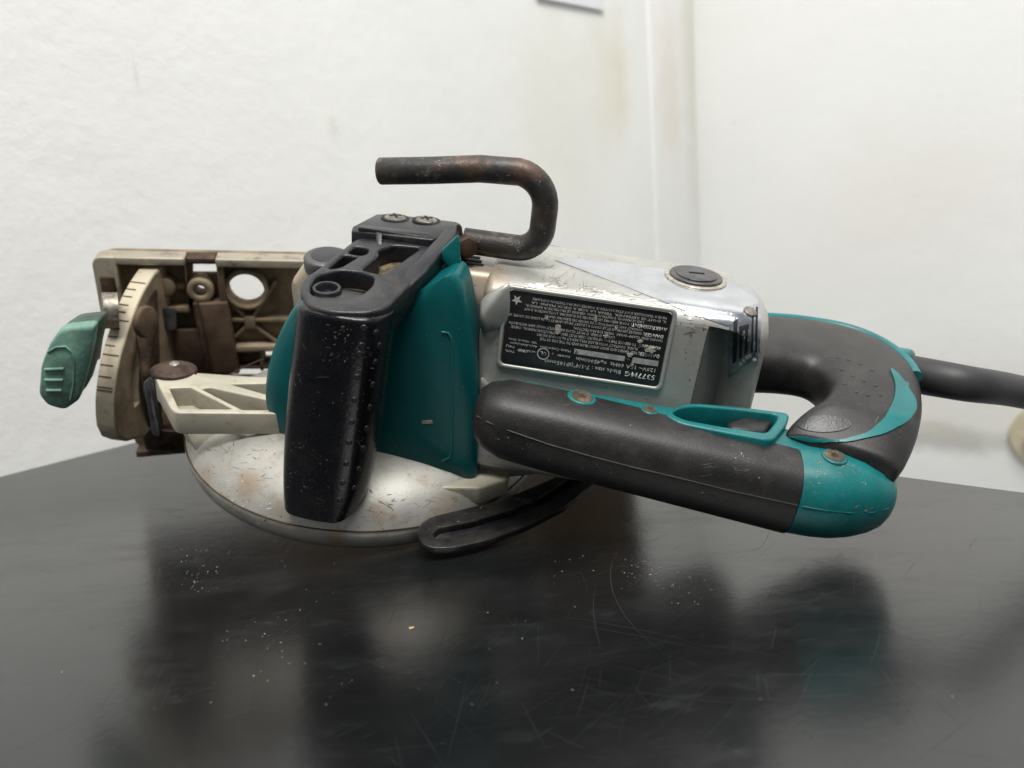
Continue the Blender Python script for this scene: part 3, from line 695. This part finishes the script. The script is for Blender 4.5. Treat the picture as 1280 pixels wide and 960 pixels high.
hull('pocket_rib', [B(x, y, v=v) for x, y, v in ((470, 290, .064), (478, 291, .064), (470, 316, .056), (478, 317, .056), (470, 292, .072), (478, 292, .072))], 'bracket', br, .0008, 2)
pl_b = bvh(plat)
for x, y in ((494, 273), (533, 276)):
    p, n_ = hit(pl_b, x, y)
    if p is None: continue
    p = np.array(p); n_ = WV
    cyl('screw_seat', p - n_ * .001, n_, .0068, .0014, 'dark', br, 26, .0003)
    sc = dome('screw', p + n_ * .0003, n_, .0052, .0013, 'steel', br, 24)
    for a_ in (.5, 2.07):
        ax = np.array([math.cos(a_), math.sin(a_), 0]); hull('screw_slot', boxpts(p + n_ * .0013, (.0028, .0006, .0004), [ax, np.cross(WV, ax), WV]), 'dark', sc)
pbz = B(409, 372, n=pn, c=pcst - .006)
tb_ = loft('boss', [sring(pbz + pn * h_, UV, e2b, r_, r_, 2, 28) for h_, r_ in ((-.006, .0062), (.004, .0060), (.0046, .0055), (.0046, .0045), (.004, .0041), (-.006, .004))], 'bracket', br, (False, False), 50)

# --- rafter hook
q = lambda x, y: B(x, y, v=.076)
corner = [q(585, 306), q(600, 307), q(630, 309), q(645, 310)]
def arc(c, a0, a1, r, n=8, sx=1): return [c + r * (UV * math.cos(rad(a0 + (a1 - a0) * i / n)) + WV * math.sin(rad(a0 + (a1 - a0) * i / n))) for i in range(n + 1)]
r_lo, r_hi = .011, .0145
rx = q(681, 262)[0]
w_lo = q(640, 309)[2]; w_hi = q(600, 211)[2]
path = [np.array([q(580, 305)[0], .076, w_lo]), np.array([rx - r_lo - .010, .076, w_lo])] + arc(np.array([rx - r_lo, .076, w_lo + r_lo]), -90, 0, r_lo) + arc(np.array([rx - r_hi, .076, w_hi - r_hi + .001]), 0, 84, r_hi)
path += [np.array([q(600, 211)[0], .076, w_hi]), q(540, 213), q(476, 214)]
path2 = [path[0]]
for p in path[1:]:
    if np.linalg.norm(p - path2[-1]) > .0008: path2.append(p)
HR = .0059
rings = sweep_rings(path2, HR, HR, (0, 1, 0), 2, 24)
e_ = path2[-1]; d_ = unit(path2[-1] - path2[-2])
rings += [[e_ + d_ * .0007 + (p - e_) * .93 for p in rings[-1]], [e_ + d_ * .0011 + (p - e_) * .82 for p in rings[-1]]]
hook = loft('rafter_hook', rings, 'hook', saw, (True, True), 60)
dome('hook_end_pit', path2[-1] + d_ * .0009, d_, .0011, .0004, 'steel', hook, 10)
hull('hook_bracket', [B(x, y, v=v) for x, y, v in ((570, 280, .071), (577, 281, .071), (584, 335, .071), (578, 336, .071), (570, 280, .083), (577, 281, .083), (584, 330, .083))], 'rust', hook, .001, 2)
cyl('hook_bolt', B(581, 306, v=.071), unit((.45, -1, .1)), .0052, .006, 'rust', hook, 6, .0006)

# --- rear handle: bar, core, cap, loop
UB = lambda u: .0485 + (u - .0585) * .970
bu = [UB(u) for u in (.0585, .0600, .064, .072, .09, .12, .15, .18, .1975)]
UE = bu[-1]
cL = B(640, 525, v=.018); cR = B(990, 609, v=.018)
def bc(u): f_ = (u - cL[0]) / (cR[0] - cL[0]); return np.array([u, .018, cL[2] + (cR[2] - cL[2]) * f_])
def bs(u): f_ = (u - .05) / .14; return .0158 + .0022 * f_
rings = []
for u, k_ in zip(bu, (.35, .62, .82, .97, 1, 1, 1, 1, 1)):
    s_ = bs(u) * k_; rings.append(sring(bc(u), VV, WV, s_ * 1.02, s_, 2.8, 40))
e_ = bc(UE); rings.append([e_ + (p - e_) * .95 + UV * .0006 for p in rings[-1]])
bar = loft('rear_handle', rings, 'black', saw, (True, True), 60)
bb_ = bvh(bar)
sl_ = []
for x, y in [(596, 520), (610, 528), (640, 540), (690, 557), (740, 571), (790, 584), (850, 598), (910, 613), (960, 624), (997, 632)]:
    p, n_ = hit(bb_, x, y)
    if p is not None: sl_.append(np.array(p))
tube('parting_line', sl_, .00045, 'black', bar, 8, (0, 1, 0))
# teal core behind and above the rubber
rings = []
for u, k_ in zip((.064, .068, .078, .10, .13, .16, .185, .205), (.75, .92, 1, 1, 1, 1, 1, 1)):
    u = UB(u); s_ = bs(u) * k_; c_ = bc(u) + VV * (.0036 + .06 * max(0, min(u, .16) - .08)) + WV * (-.0004 + max(0, (u - .08)) * .020); rings.append(sring(c_, VV, WV, s_ * .92, s_ * .95, 2.6, 32))
core = loft('handle_core', rings, 'teal', bar, (True, True), 60)
# end cap
rings = []
for u, k_ in ((.1978, 1.005), (.200, 1.015), (.207, 1.05), (.214, 1.05), (.221, .99), (.227, .88), (.2315, .74), (.2345, .55), (.236, .28)):
    u = UE + (u - .1975) * 1.12; s_ = bs(UE) * k_; c_ = bc(u); c_[2] = bc(UE)[2] + (u - UE) * .02; c_[1] = .018 + (u - UE) * .10
    rings.append(sring(c_, VV, WV, s_ * 1.05, s_ * 1.0, 2.4, 36))
cap = loft('end_cap', rings, 'teal', bar, (True, True), 60)
capb = bvh(cap)
sl_ = [np.array(hit(capb, x, y)[0]) for x, y in ((1003, 633), (1030, 638), (1060, 641), (1090, 641), (1110, 636)) if hit(capb, x, y)[0] is not None]
if len(sl_) > 2: tube('parting_line', sl_, .0003, 'teal', cap, 6, (0, 1, 0))
# loop
def lerp(keys, t_):
    for (a, x), (b, y) in zip(keys, keys[1:]):
        if t_ <= b: return x + (y - x) * (t_ - a) / (b - a)
    return keys[-1][1]
lo_ = catmull([B(x, y, w=.090) for x, y in ((920, 398), (950, 399), (1003, 403), (1062, 414), (1108, 434), (1142, 464), (1154, 500), (1152, 528), (1145, 546), (1133, 560))], 6)
li_ = catmull([B(x, y, w=.090) for x, y in ((920, 456), (950, 455), (985, 456), (1012, 460), (1030, 471), (1037, 485), (1028, 500), (1010, 508), (996, 514), (990, 519))], 6)
nl = len(lo_); lrings = []; lpath = []; sa = []; sb = []
for i, (o_, i_) in enumerate(zip(lo_, li_)):
    t_ = i / (nl - 1); c_ = (o_ + i_) / 2; c_[2] = lerp(((0, .0830), (.6, .0825), (.8, .0800), (1, .0755)), t_)
    e_ = unit(o_ - i_); hw = np.linalg.norm(o_ - i_) / 2 * 1.03; hh = lerp(((0, .0138), (.4, .0142), (.6, .0150), (.8, .0135), (1, .0095)), t_)
    lpath.append(c_); sa.append(hw); sb.append(hh); lrings.append(sring(c_, e_, WV, hw, hh, 3.1, 48))
dl_ = unit(lpath[-1] - lpath[-3])
for f_, k_ in ((.0008, .97), (.0016, .88), (.002, .6)): lrings.append([lpath[-1] + dl_ * f_ + (p - lpath[-1]) * k_ for p in lrings[nl - 1]])
loop = loft('loop_grip', lrings, 'black', bar, (True, True), 75)
lb = bvh(loop)
inlay('teal_inlay', lb, [(1111, 459), (1123, 468), (1130, 478), (1136, 480), (1134, 484), (1144, 500), (1145, 512), (1135, 527), (1105, 543), (1060, 553), (1010, 552), (984, 545), (1000, 546), (1050, 551), (1085, 541), (1106, 522), (1118, 498), (1119, 480)], 'teal', bar, .0007, 3, 1, 7)
ep = [lpath[i] + unit(lo_[i] - li_[i]) * sa[i] * .86 + WV * sb[i] * .66 for i in range(1, int(nl * .60))]
tube('teal_edge', ep, .0030, 'teal', bar, 14)
inlay('thumb_pad', lb, [(1030 + 34 * math.cos(a_ * .26), 530 + 10.5 * math.sin(a_ * .26)) for a_ in range(24)], 'bracket', bar, .0004, 4)
for x, y in ((1048, 447), (1060, 450), (1075, 455), (1090, 463), (1052, 462), (1066, 470), (1080, 476), (1094, 482), (1100, 494), (1085, 494), (1070, 490), (1056, 480)):
    p, n_ = hit(lb, x, y)
    if p is not None: dome('grip_dot', np.array(p), n_, .0009, .0004, 'bracket', loop, 10)
# trigger tray
tw = .0835
tr_o = [(828, 517), (846, 507), (868, 503), (925, 508), (988, 516), (984, 530), (966, 551), (910, 541), (850, 529)]
tr_h = [(839, 516), (851, 509), (870, 507), (925, 512), (973, 518), (970, 526), (958, 541), (905, 533), (855, 524)]
hole2 = rounded([tuple(np.array(p)) for p in uvp(tr_h, w=tw)], .003)
tray = plate('trigger_tray', rounded(uvp(tr_o, w=tw), .004), [hole2], (0, 0, tw - .014), UV, VV, .014, 'teal', bar, .001)
ch_ = np.mean(np.array(hole2), axis=0)
for o_ in (bar, core):
    mt = o_.data.materials[0]
    boolean(o_, plate('cut', [tuple(ch_ + (np.array(p) - ch_) * 1.03) for p in hole2], [], (0, 0, tw - (.018 if o_ is bar else .05)), UV, VV, .07, 'dark'))
    o_.data.materials.clear(); o_.data.materials.append(mt)
    for p in o_.data.polygons: p.material_index = 0
    o_.data.set_sharp_from_angle(angle=rad(45))
q = [B(x, y, w=tw - .003) for x, y in ((908, 527), (930, 520), (968, 524), (958, 540), (914, 536))]
hull('trigger', q + [p - WV * .016 for p in q], 'black', bar, .002, 3)
# teal collar at the cord, screw recesses
def w2b(p): return RB @ (np.array(p) - ORG)
def far_pt(px, py, d): return CAM + unit(ray(px, py)) * d
p_c = B(1131, 466, w=.084); cdv = unit(w2b(far_pt(1205, 479, .418)) - p_c)
cyl('cord_collar', p_c - cdv * .008, cdv, .0120, .010, 'teal', bar, 28, .002)
def recess(x, y, r, parent, tree, nm='screw_recess'):
    p, n_ = hit(tree, x, y)
    if p is None: return
    p = np.array(p); n_ = np.array(n_); o = cyl(nm, p - n_ * .002, n_, r, .0026, 'teal', parent, 24, .0006)
    cyl('recess_floor', p + n_ * .0003, n_, r * .78, .0005, 'sawdust_floor', o, 20); dome('screw', p + n_ * .0006, n_, r * .42, .0003, 'rust', o, 14)
recess(727, 497, .0062, bar, bb_); recess(1043, 571, .0052, bar, capb); 
p, n_ = hit(bvh(core), 812, 513)
if p is not None: recess(812, 513, .0038, bar, bvh(core))
# --- power cord
cpts = [p_c - cdv * .012, p_c, w2b(far_pt(1205, 479, .418)), w2b(far_pt(1280, 491, .452)), w2b(far_pt(1400, 522, .50)), w2b(on_table(1560, 610, .010))]
cp_ = catmull(cpts, 8); n_c = len(cp_)
rads = [.0098 - .0018 * min(1, i / 24) for i in range(n_c)]
loft('power_cord', sweep_rings(cp_, rads, rads, (0, 0, 1), 2, 24), 'cordm', saw, (True, True), 60)

# --- front arm of the body with its pockets
aw = .045
ao = [(199, 484), (194, 472), (206, 461), (228, 460), (250, 470), (350, 471), (352, 517), (219, 516), (213, 510)]
ph = [[(212, 485), (238, 484), (291, 511), (224, 511)], [(252, 486), (262, 484), (335, 500), (335, 512), (303, 512)], [(288, 480), (338, 479), (338, 494)]]
arm = plate('pivot_arm', rounded(uvp(ao, w=aw), .003), [rounded(uvp(p, w=aw), .0012) for p in ph], (0, 0, aw - .012), UV, VV, .012, 'arm', saw, .0008)
q = [B(x, y, w=aw - .0125) for x, y in ((200, 493), (198, 478), (215, 468), (250, 476), (350, 477), (352, 524), (222, 526), (214, 518))]
q2 = [B(x, y, w=.010) for x, y in ((232, 535), (238, 520), (360, 520), (360, 580), (262, 588), (240, 560))]
hull('arm_body', q + q2 + [p + WV * .002 for p in q], 'arm', arm, .002, 3)
pb_ = B(214, 469, w=.0435)
cyl('pivot_boss', pb_ - WV * .014 + VV * .003, WV, .0095, .0145, 'arm', arm, 28, .001)
wsh = dome('pivot_washer', pb_ + WV * .0012 + VV * .003, unit((0, .1, 1)), .0112, .0030, 'rust', arm, 32)
dome('pivot_screw', pb_ + WV * .0040 + VV * .004, WV, .0030, .0016, 'steel', arm, 16)

# ------------------------------------------------------------------ base plate (shoe), swung away from the body
VS = .190
def sp2(pl, v=VS): return [tuple(b2s(S(x, y, v=v))[[0, 2]]) for x, y in pl]
E1, E3 = s2b(1, 0, 0), s2b(0, 0, 1); EV = s2b(0, 1, 0)
oS = s2b(0, VS, 0)
u0 = sp2([(131, 400)])[0][0]; u1 = sp2([(819, 330)])[0][0]; wt = sp2([(250, 319)])[0][1]; wb = sp2([(205, 566)])[0][1]
outl = rounded([(u0, wt), (u1, wt), (u1, wb + .022), (u0 + .003, wb)], [.012, .006, .006, .010], 6)
C_ = lambda x, y: sp2([(x, y)])[0]
holes = [circ(C_(308, 362), .0106, 30), circ(C_(251, 361), .0034, 16), rounded(sp2([(239, 335), (270, 335), (270, 346), (239, 346)]), .0005), rounded(sp2([(286, 461), (352, 461), (352, 476), (286, 476)]), .001), rounded(sp2([(331, 437), (352, 437), (352, 452), (331, 452)]), .001)]
hole_thick = .004
shoe = plate('base_plate', outl, holes, s2b(0, VS + .010, 0), E1, E3, .004, 'shoe', saw, .0008)     # grows towards the camera side
def sbox(x0, y0, x1, y1, v0, v1, mat, name='rib', bev=.0008):
    a, b = C_(x0, y0), C_(x1, y1)
    return hull(name, [s2b(u, v, w) for u in (a[0], b[0]) for w in (a[1], b[1]) for v in (v0, v1)], mat, shoe, bev, 2)
def srib(x0, y0, x1, y1, wd, v0, v1, mat='shoe', name='rib'):
    a, b = np.array(C_(x0, y0)), np.array(C_(x1, y1)); d = unit(b - a); n_ = np.array([-d[1], d[0]]) * wd / 2
    return hull(name, [s2b(p[0], v, p[1]) for p in (a + n_, a - n_, b + n_, b - n_) for v in (v0, v1)], mat, shoe, .0005, 2)
vb = VS + .0065
wtl = wt
def lip(ua, ub, wa, wb_, v0, mat): return hull('rim', [s2b(u, v, w) for u in (ua, ub) for w in (wa, wb_) for v in (v0, vb)], mat, shoe, .0012, 3)
ua, ub, uc, ud = u0 + .012, C_(232, 320)[0], C_(270, 320)[0], u1 - .006
lip(ua, ub, wt, wt - .005, VS - .006, 'shoe_lip'); lip(uc, ud, wt, wt - .0055, VS - .006, 'shoe_lip'); lip(ub + .0003, uc - .0003, wt - .0006, wt - .0048, VS - .003, 'rust')
lc_ = [s2b(u, v, w) for (u, w) in rounded([(u0, wt), (ua + .001, wt), (ua + .001, wt - .038), (u0, wt - .038)], [.012, .0, .0, .002], 6) for v in (VS - .006, vb)]
hull('front_block', lc_, 'shoe_lip', shoe, .001, 3)
hull('dark_inset', [s2b(u, v, w) for u in (u0 + .003, ua - .001) for w in (wt - .012, wt - .024) for v in (VS - .0075, VS)], 'rust', shoe, .001, 2)
hull('rim', [s2b(u, v, w + dw) for u, w in ((u0 + .006, wb + .0006), (u1 - .006, wb + .0222)) for dw in (0, .005) for v in (VS - .006, vb)], 'rust', shoe, .0012, 3)
hull('rim', [s2b(u, v, w) for u in (u1 - .005, u1 - .0005) for w in (wt - .002, wb + .03) for v in (VS - .006, vb)], 'rust', shoe, .0012, 3)
sbox(231, 328, 239, 392, VS - .004, vb, 'shoe_dark'); sbox(271, 328, 286, 396, VS - .004, vb, 'shoe_dark')
# sliding channel: a leaning brown bar
q = [(240, 380), (284, 378), (300, 468), (258, 468)]
chn = [S(x, y, v=VS - .006) for x, y in q]
hull('channel', chn + [p + EV * .010 for p in chn], 'shoe_dark', shoe, .0015, 3)
q = [(240, 380), (247, 380), (265, 468), (257, 468)]
chn = [S(x, y, v=VS - .009) for x, y in q]; hull('channel_edge', chn + [p + EV * .008 for p in chn], 'rust', shoe, .001, 2)
def boss(x, y, ro, ri, v0, mat):
    c0 = C_(x, y); pts_ = []
    for r_, v in ((ro, vb), (ro, v0 + .0008), (ro - .0008, v0), (ri + .0006, v0), (ri, v0 + .0006), (ri, vb + .003)):
        pts_.append([s2b(c0[0] + r_ * math.cos(2 * math.pi * i / 28), v, c0[1] + r_ * math.sin(2 * math.pi * i / 28)) for i in range(28)])
    return loft('boss', pts_, mat, shoe, (False, False), 50)
boss(308, 362, .0134, .0107, VS - .002, 'shoe'); boss(251, 361, .0078, .0036, VS - .004, 'shoe_tan')
c0 = C_(207, 357); cyl('boss', s2b(c0[0], vb, c0[1]), -EV, .0062, .010, 'shoe', shoe, 22, .001)
srib(188, 357, 232, 358, .0035, VS - .0005, vb, 'shoe')
X = np.array((312, 403))
for x, y in ((345, 352), (288, 378), (350, 432), (288, 428)): srib(312, 403, x, y, .0022, VS, vb)
srib(286, 400, 360, 400, .0025, VS - .001, vb); sbox(305, 395, 320, 411, VS - .0012, vb, 'shoe')
srib(288, 434, 360, 432, .004, VS - .004, vb, 'shoe_tan'); srib(290, 458, 352, 458, .002, VS - .002, vb, 'shoe_dark'); srib(326, 436, 328, 462, .002, VS - .002, vb, 'shoe')
sbox(195, 382, 240, 390, VS - .002, vb, 'shoe'); sbox(190, 412, 262, 468, VS - .001, vb, 'shoe_dark')
hull('stop_block', [S(x, y, v=v) for x, y in ((196, 385), (220, 385), (222, 414), (198, 414)) for v in (VS - .008, VS + .002)], 'steel_dark', shoe, .001, 2)

# --- bevel quadrant
qp0 = b2s(S(172, 337, v=.184)); qe = unit((.30, 1, 0)); qn = np.array([qe[1], -qe[0], 0])
def Q(x, y):
    """position in the plane of the quadrant: along it, and across the saw's width"""
    d = b2s(B(x, y, n=S2B @ qn, c=float(qn @ qp0))) - qp0; return (float(d @ qe), float(d[2] + qp0[2]))
def q3(t_, w, off=0.0): return s2b(*(qp0 * np.array([1, 1, 0]) + qe * t_ + qn * off + np.array([0, 0, w])))
oa = [Q(x, y) for x, y in ((172, 337), (160, 355), (148, 379), (136, 412), (125, 450), (119, 490), (118.5, 515), (120, 532))]
oa = [tuple(p[:2]) for p in catmull([np.array([p[0], p[1], 0]) for p in oa], 5)]
bot = [Q(x, y) for x, y in ((126, 545), (137, 549), (158, 544), (182, 522))]
ql = oa + bot + [(.012, bot[-1][1] - .002), (.014, oa[0][1])]
in_a = [(p[0] + .017 + .004 * i / len(oa), p[1] - .001) for i, p in enumerate(oa)][17:-1]; in_b = [(p[0] + .0065, p[1]) for p in in_a][::-1]
QN = s2b(*qn)
quad = plate('bevel_quadrant', ql, [in_a + in_b], q3(0, 0), s2b(*qe), s2b(0, 0, 1), .0105, 'cream', saw, .0010)
qc = np.mean(np.array(ql), axis=0)
plate('grimy_face', [tuple(qc + (np.array(p) - qc) * .965) for p in ql], [in_a + in_b], q3(0, 0, .0105), s2b(*qe), s2b(0, 0, 1), .0004, 'shoe_tan', quad)
ticks = [(352, 1), (361, .6), (370, .6), (380, .6), (389, .6), (399, 1), (410, .6), (420, .6), (431, .6), (442, 1), (455, .8), (470, .8), (483, 1), (487, 1)]
oap = [np.array(p) for p in oa]
def at_y(yy):
    best = None
    for i in range(len(oap) - 1):
        for f_ in np.linspace(0, 1, 12):
            p = oap[i] + (oap[i + 1] - oap[i]) * f_; Pw = ORG + RB.T @ q3(*p) - CAM
            c_ = _G @ Pw; y_ = 480 - FPX * c_[1] / c_[2]
            if best is None or abs(y_ - yy) < best[0]: best = (abs(y_ - yy), p, unit(oap[i + 1] - oap[i]))
    return best[1], best[2]
for yy, ln in ticks:
    p, d = at_y(yy); n_ = np.array([d[1], -d[0]])
    if n_[0] > 0: n_ = -n_
    L_ = .0088 * ln
    dd = s2b(*(qe * d[0] + np.array([0, 0, d[1]]))); nn = s2b(*(qe * n_[0] + np.array([0, 0, n_[1]])))
    c = q3(p[0], p[1], .0052 - (.0088 - L_) / 2) + nn * .0001
    hull('tick_mark', boxpts(c, (L_ / 2, .00032, .00025), [QN, dd, nn]), 'shoe_dark', quad)
# rusted brackets beside the quadrant
hull('hinge_bracket', [S(x, y, v=v) for x, y, v in ((178, 337, 0.186), (196, 338, 0.186), (186, 470, 0.140), (200, 470, 0.155), (168, 400, 0.155), (180, 395, 0.160), (205, 560, 0.175), (185, 540, 0.150), (176, 470, 0.140))], 'rust', quad, .002, 3)
hull('hinge_foot', [S(x, y, v=v) for x, y, v in ((174, 535, 0.165), (182, 563, 0.170), (232, 566, 0.175), (238, 540, 0.165), (178, 530, 0.190), (235, 530, 0.190), (182, 560, 0.190))], 'rust', quad, .002, 3)
hull('hinge_link', [S(x, y, v=v) for x, y, v in ((183, 472, 0.115), (178, 480, 0.118), (190, 545, 0.115), (205, 548, 0.115), (192, 470, 0.118), (196, 540, 0.125), (184, 478, 0.140))], 'steel_dark', quad, .002, 3)
p = S(180, 402, v=.146); cyl('hinge_washer', p, unit(s2b(1, -.5, .1)), .0090, .003, 'shoe_dark', quad, 28, .0012)
p = S(128, 388, v=.150); cyl('clamp_washer', p + s2b(.008, 0, 0), unit(s2b(-1, -.25, .1)), .0100, .008, 'steel', quad, 28, .001)

# --- bevel lever
kv = .100
kf = [(74, 413), (84, 408), (121, 404), (117, 432), (108, 470), (99, 500), (82, 512), (60, 506), (49, 492), (52, 455), (62, 430)]
kpl = rounded(sp2(kf, kv), .0025, 4)
def kr(s_, v, dx=0.0):
    c_ = np.mean(np.array(kpl), axis=0); return [s2b(c_[0] + (p[0] - c_[0]) * s_ + dx, v, c_[1] + (p[1] - c_[1]) * s_) for p in kpl]
lever = loft('bevel_lever', [kr(.9, kv - .0020), kr(.965, kv - .0013), kr(1, kv + .001), kr(1.0, kv + .004), kr(.97, kv + .0045)], 'knob', saw, (True, True), 50)
loft('lever_back', [kr(.955, kv + .004), kr(.96, kv + .012, .001), kr(.90, kv + .020, .002), kr(.75, kv + .022, .003)], 'knob_edge', lever, (True, True), 50)
lvb = bvh(lever)
for x0, y0, x1, y1 in ((56, 462, 80, 461), (56, 475, 79, 475), (58, 488, 77, 488)):
    a, b = hit(lvb, x0, y0)[0], hit(lvb, x1, y1)[0]
    tube('finger_ridge', [np.array(a), np.array(b)], .0009, 'knob', lever, 10, (0, 1, 0))
ar = [hit(lvb, x, y)[0] for x, y in ((60, 440), (70, 434), (82, 433), (90, 440), (93, 455), (92, 480), (88, 500))]
tube('finger_ridge', [np.array(p) for p in ar if p is not None], .0006, 'knob', lever, 8, (0, 1, 0))
p = S(118, 440, v=kv + .024); hull('lever_stem', [p, S(112, 425, v=.115), S(128, 410, v=.14), S(110, 460, v=.115), S(126, 450, v=.13), S(130, 420, v=.14)], 'knob_edge', lever, .002, 2)

# ------------------------------------------------------------------ wear on the plastic parts
M['scuff_grey'] = simple('grey_rub', (.085, .08, .075), .6, 0, .4, 200, 0, bump=0)
M['scuff_pale'] = simple('pale_fleck', (.30, .27, .22), .7, 0, .4, 200, 0, bump=0)
scuffs('scrapes', bar, [(610, 500), (720, 505), (990, 570), (985, 650), (700, 580), (610, 550)], 90, 'scuff_grey', bar, (2, 30), .00010, 21, .3)
scuffs('flecks', bar, [(610, 500), (720, 505), (990, 570), (985, 650), (700, 580), (610, 550)], 40, 'scuff_pale', bar, (1.5, 4), .00016, 22)
scuffs('flecks', fh, [(365, 395), (480, 400), (440, 645), (352, 630)], 120, 'scuff_pale', fh, (1.5, 5), .00011, 23)
scuffs('scrapes', fh, [(365, 395), (480, 400), (440, 645), (352, 630)], 40, 'scuff_grey', fh, (4, 22), .00010, 24, .4)
scuffs('flecks', cover, [(480, 400), (590, 400), (594, 595), (475, 575)], 34, 'scuff_pale', cover, (1.2, 3), .00012, 25)
scuffs('nicks', cap, [(1010, 570), (1080, 575), (1112, 610), (1100, 660), (1000, 668)], 46, 'scuff_pale', cap, (1.5, 9), .00016, 26)
scuffs('scrapes', loop, [(960, 415), (1050, 430), (1140, 500), (1145, 560), (1090, 545), (1050, 470)], 70, 'scuff_grey', bar, (2, 18), .00010, 27)
scuffs('scrapes', hook, [(475, 195), (690, 195), (695, 322), (590, 325), (590, 292), (650, 290), (650, 230), (475, 230)], 60, 'scuff_pale', hook, (1.5, 8), .00012, 28)
scuffs('scrapes', link, [(522, 650), (735, 590), (745, 605), (540, 688)], 60, 'scuff_pale', link, (2, 14), .00010, 29, -.4)
# ------------------------------------------------------------------ fine scratches in the bench top
rnd = random.Random(3); vv, ff = [], []
def bench_scratch(px, py, ang, length, bend, wd):
    p = on_table(px, py); n_ = 9; k = len(vv)
    for i in range(n_ + 1):
        d = np.array([math.cos(ang), math.sin(ang), 0]); sd = np.array([-d[1], d[0], 0]); ww = wd * (.15 + math.sin(math.pi * i / n_) ** .7)
        vv.append(tuple(p + sd * ww + ZZ * .00012)); vv.append(tuple(p - sd * ww + ZZ * .00012)); p = p + d * length / n_; ang += bend / n_
    for i in range(n_): ff.append((k + 2 * i, k + 2 * i + 1, k + 2 * i + 3, k + 2 * i + 2))
for _ in range(230):
    x, y = rnd.gauss(720, 190), rnd.uniform(620, 960)
    bench_scratch(x, y, rnd.gauss(.5, .9), rnd.uniform(.006, .05) * rnd.uniform(.4, 1), rnd.gauss(0, .12), rnd.uniform(.000015, .00005))
for _ in range(70):
    bench_scratch(rnd.uniform(-50, 1330), rnd.uniform(600, 960), rnd.gauss(.6, .8), rnd.uniform(.006, .04), rnd.gauss(0, .12), rnd.uniform(.000015, .00004))
bench_scratch(770, 690, 4.4, .085, .8, .00012); bench_scratch(745, 730, 4.5, .05, .3, .0001); bench_scratch(860, 800, 2.6, .05, .1, .00012); bench_scratch(880, 812, 2.6, .05, .1, .0001)
me = bpy.data.meshes.new('m'); me.from_pydata(vv, [], ff); o = finish('scratches', me, 'bench_scratch', bench, None); o['kind'] = 'stuff'
# ------------------------------------------------------------------ crumbs on the bench
vv, ff = [], []
rnd = random.Random(11)
def crumb(p, r):
    k = len(vv); h_ = r * rnd.uniform(.3, .6)
    a0 = rnd.uniform(0, 6.28)
    for i in range(4):
        a_ = a0 + i * 1.57 + rnd.uniform(-.4, .4); vv.append((p[0] + r * math.cos(a_) * rnd.uniform(.6, 1.4), p[1] + r * math.sin(a_) * rnd.uniform(.6, 1.4), .0001))
    vv.append((p[0] + r * rnd.uniform(-.3, .3), p[1], h_)); ff.extend([(k, k + 1, k + 4), (k + 1, k + 2, k + 4), (k + 2, k + 3, k + 4), (k + 3, k, k + 4)])
clus = [(800, 710, 30, 20, 42, .0005), (250, 705, 45, 30, 24, .0006), (245, 730, 20, 15, 16, .0006), (690, 700, 80, 40, 24, .0004), (330, 810, 60, 60, 26, .0005), (500, 770, 300, 110, 30, .0004), (620, 880, 500, 60, 16, .0004), (250, 680, 200, 40, 30, .0004), (870, 735, 40, 25, 20, .0004), (350, 695, 60, 20, 20, .0004)]
for cx, cy, sx, sy, n_, r in clus:
    for _ in range(int(n_ * 1.6)):
        x, y = rnd.gauss(cx, sx * .6), rnd.gauss(cy, sy * .6)
        if 600 < y < 955: crumb(on_table(x, y), r * .52 * rnd.choice((.4, .5, .6, .7, .9, 1.3)))
me = bpy.data.meshes.new('m'); me.from_pydata(vv, [], ff)
cr = finish('sawdust', me, 'crumb', None, None); tag(cr, 'pale sawdust crumbs scattered on the black bench', 'sawdust', 'stuff')
for x, y, r, nm in ((514, 785, .0011, 'tan'),):
    k0 = len(vv); vv, ff = [], []; crumb((0, 0, 0), r); me = bpy.data.meshes.new('m'); me.from_pydata(vv, [], ff)
    o = finish('wood_chip', me, simple('tan_chip', (.6, .36, .14), .8), None, None); o.location = on_table(x, y); tag(o, 'small tan wood chip on the bench in front of the saw', 'wood chip')
print('objects', len(bpy.data.objects))
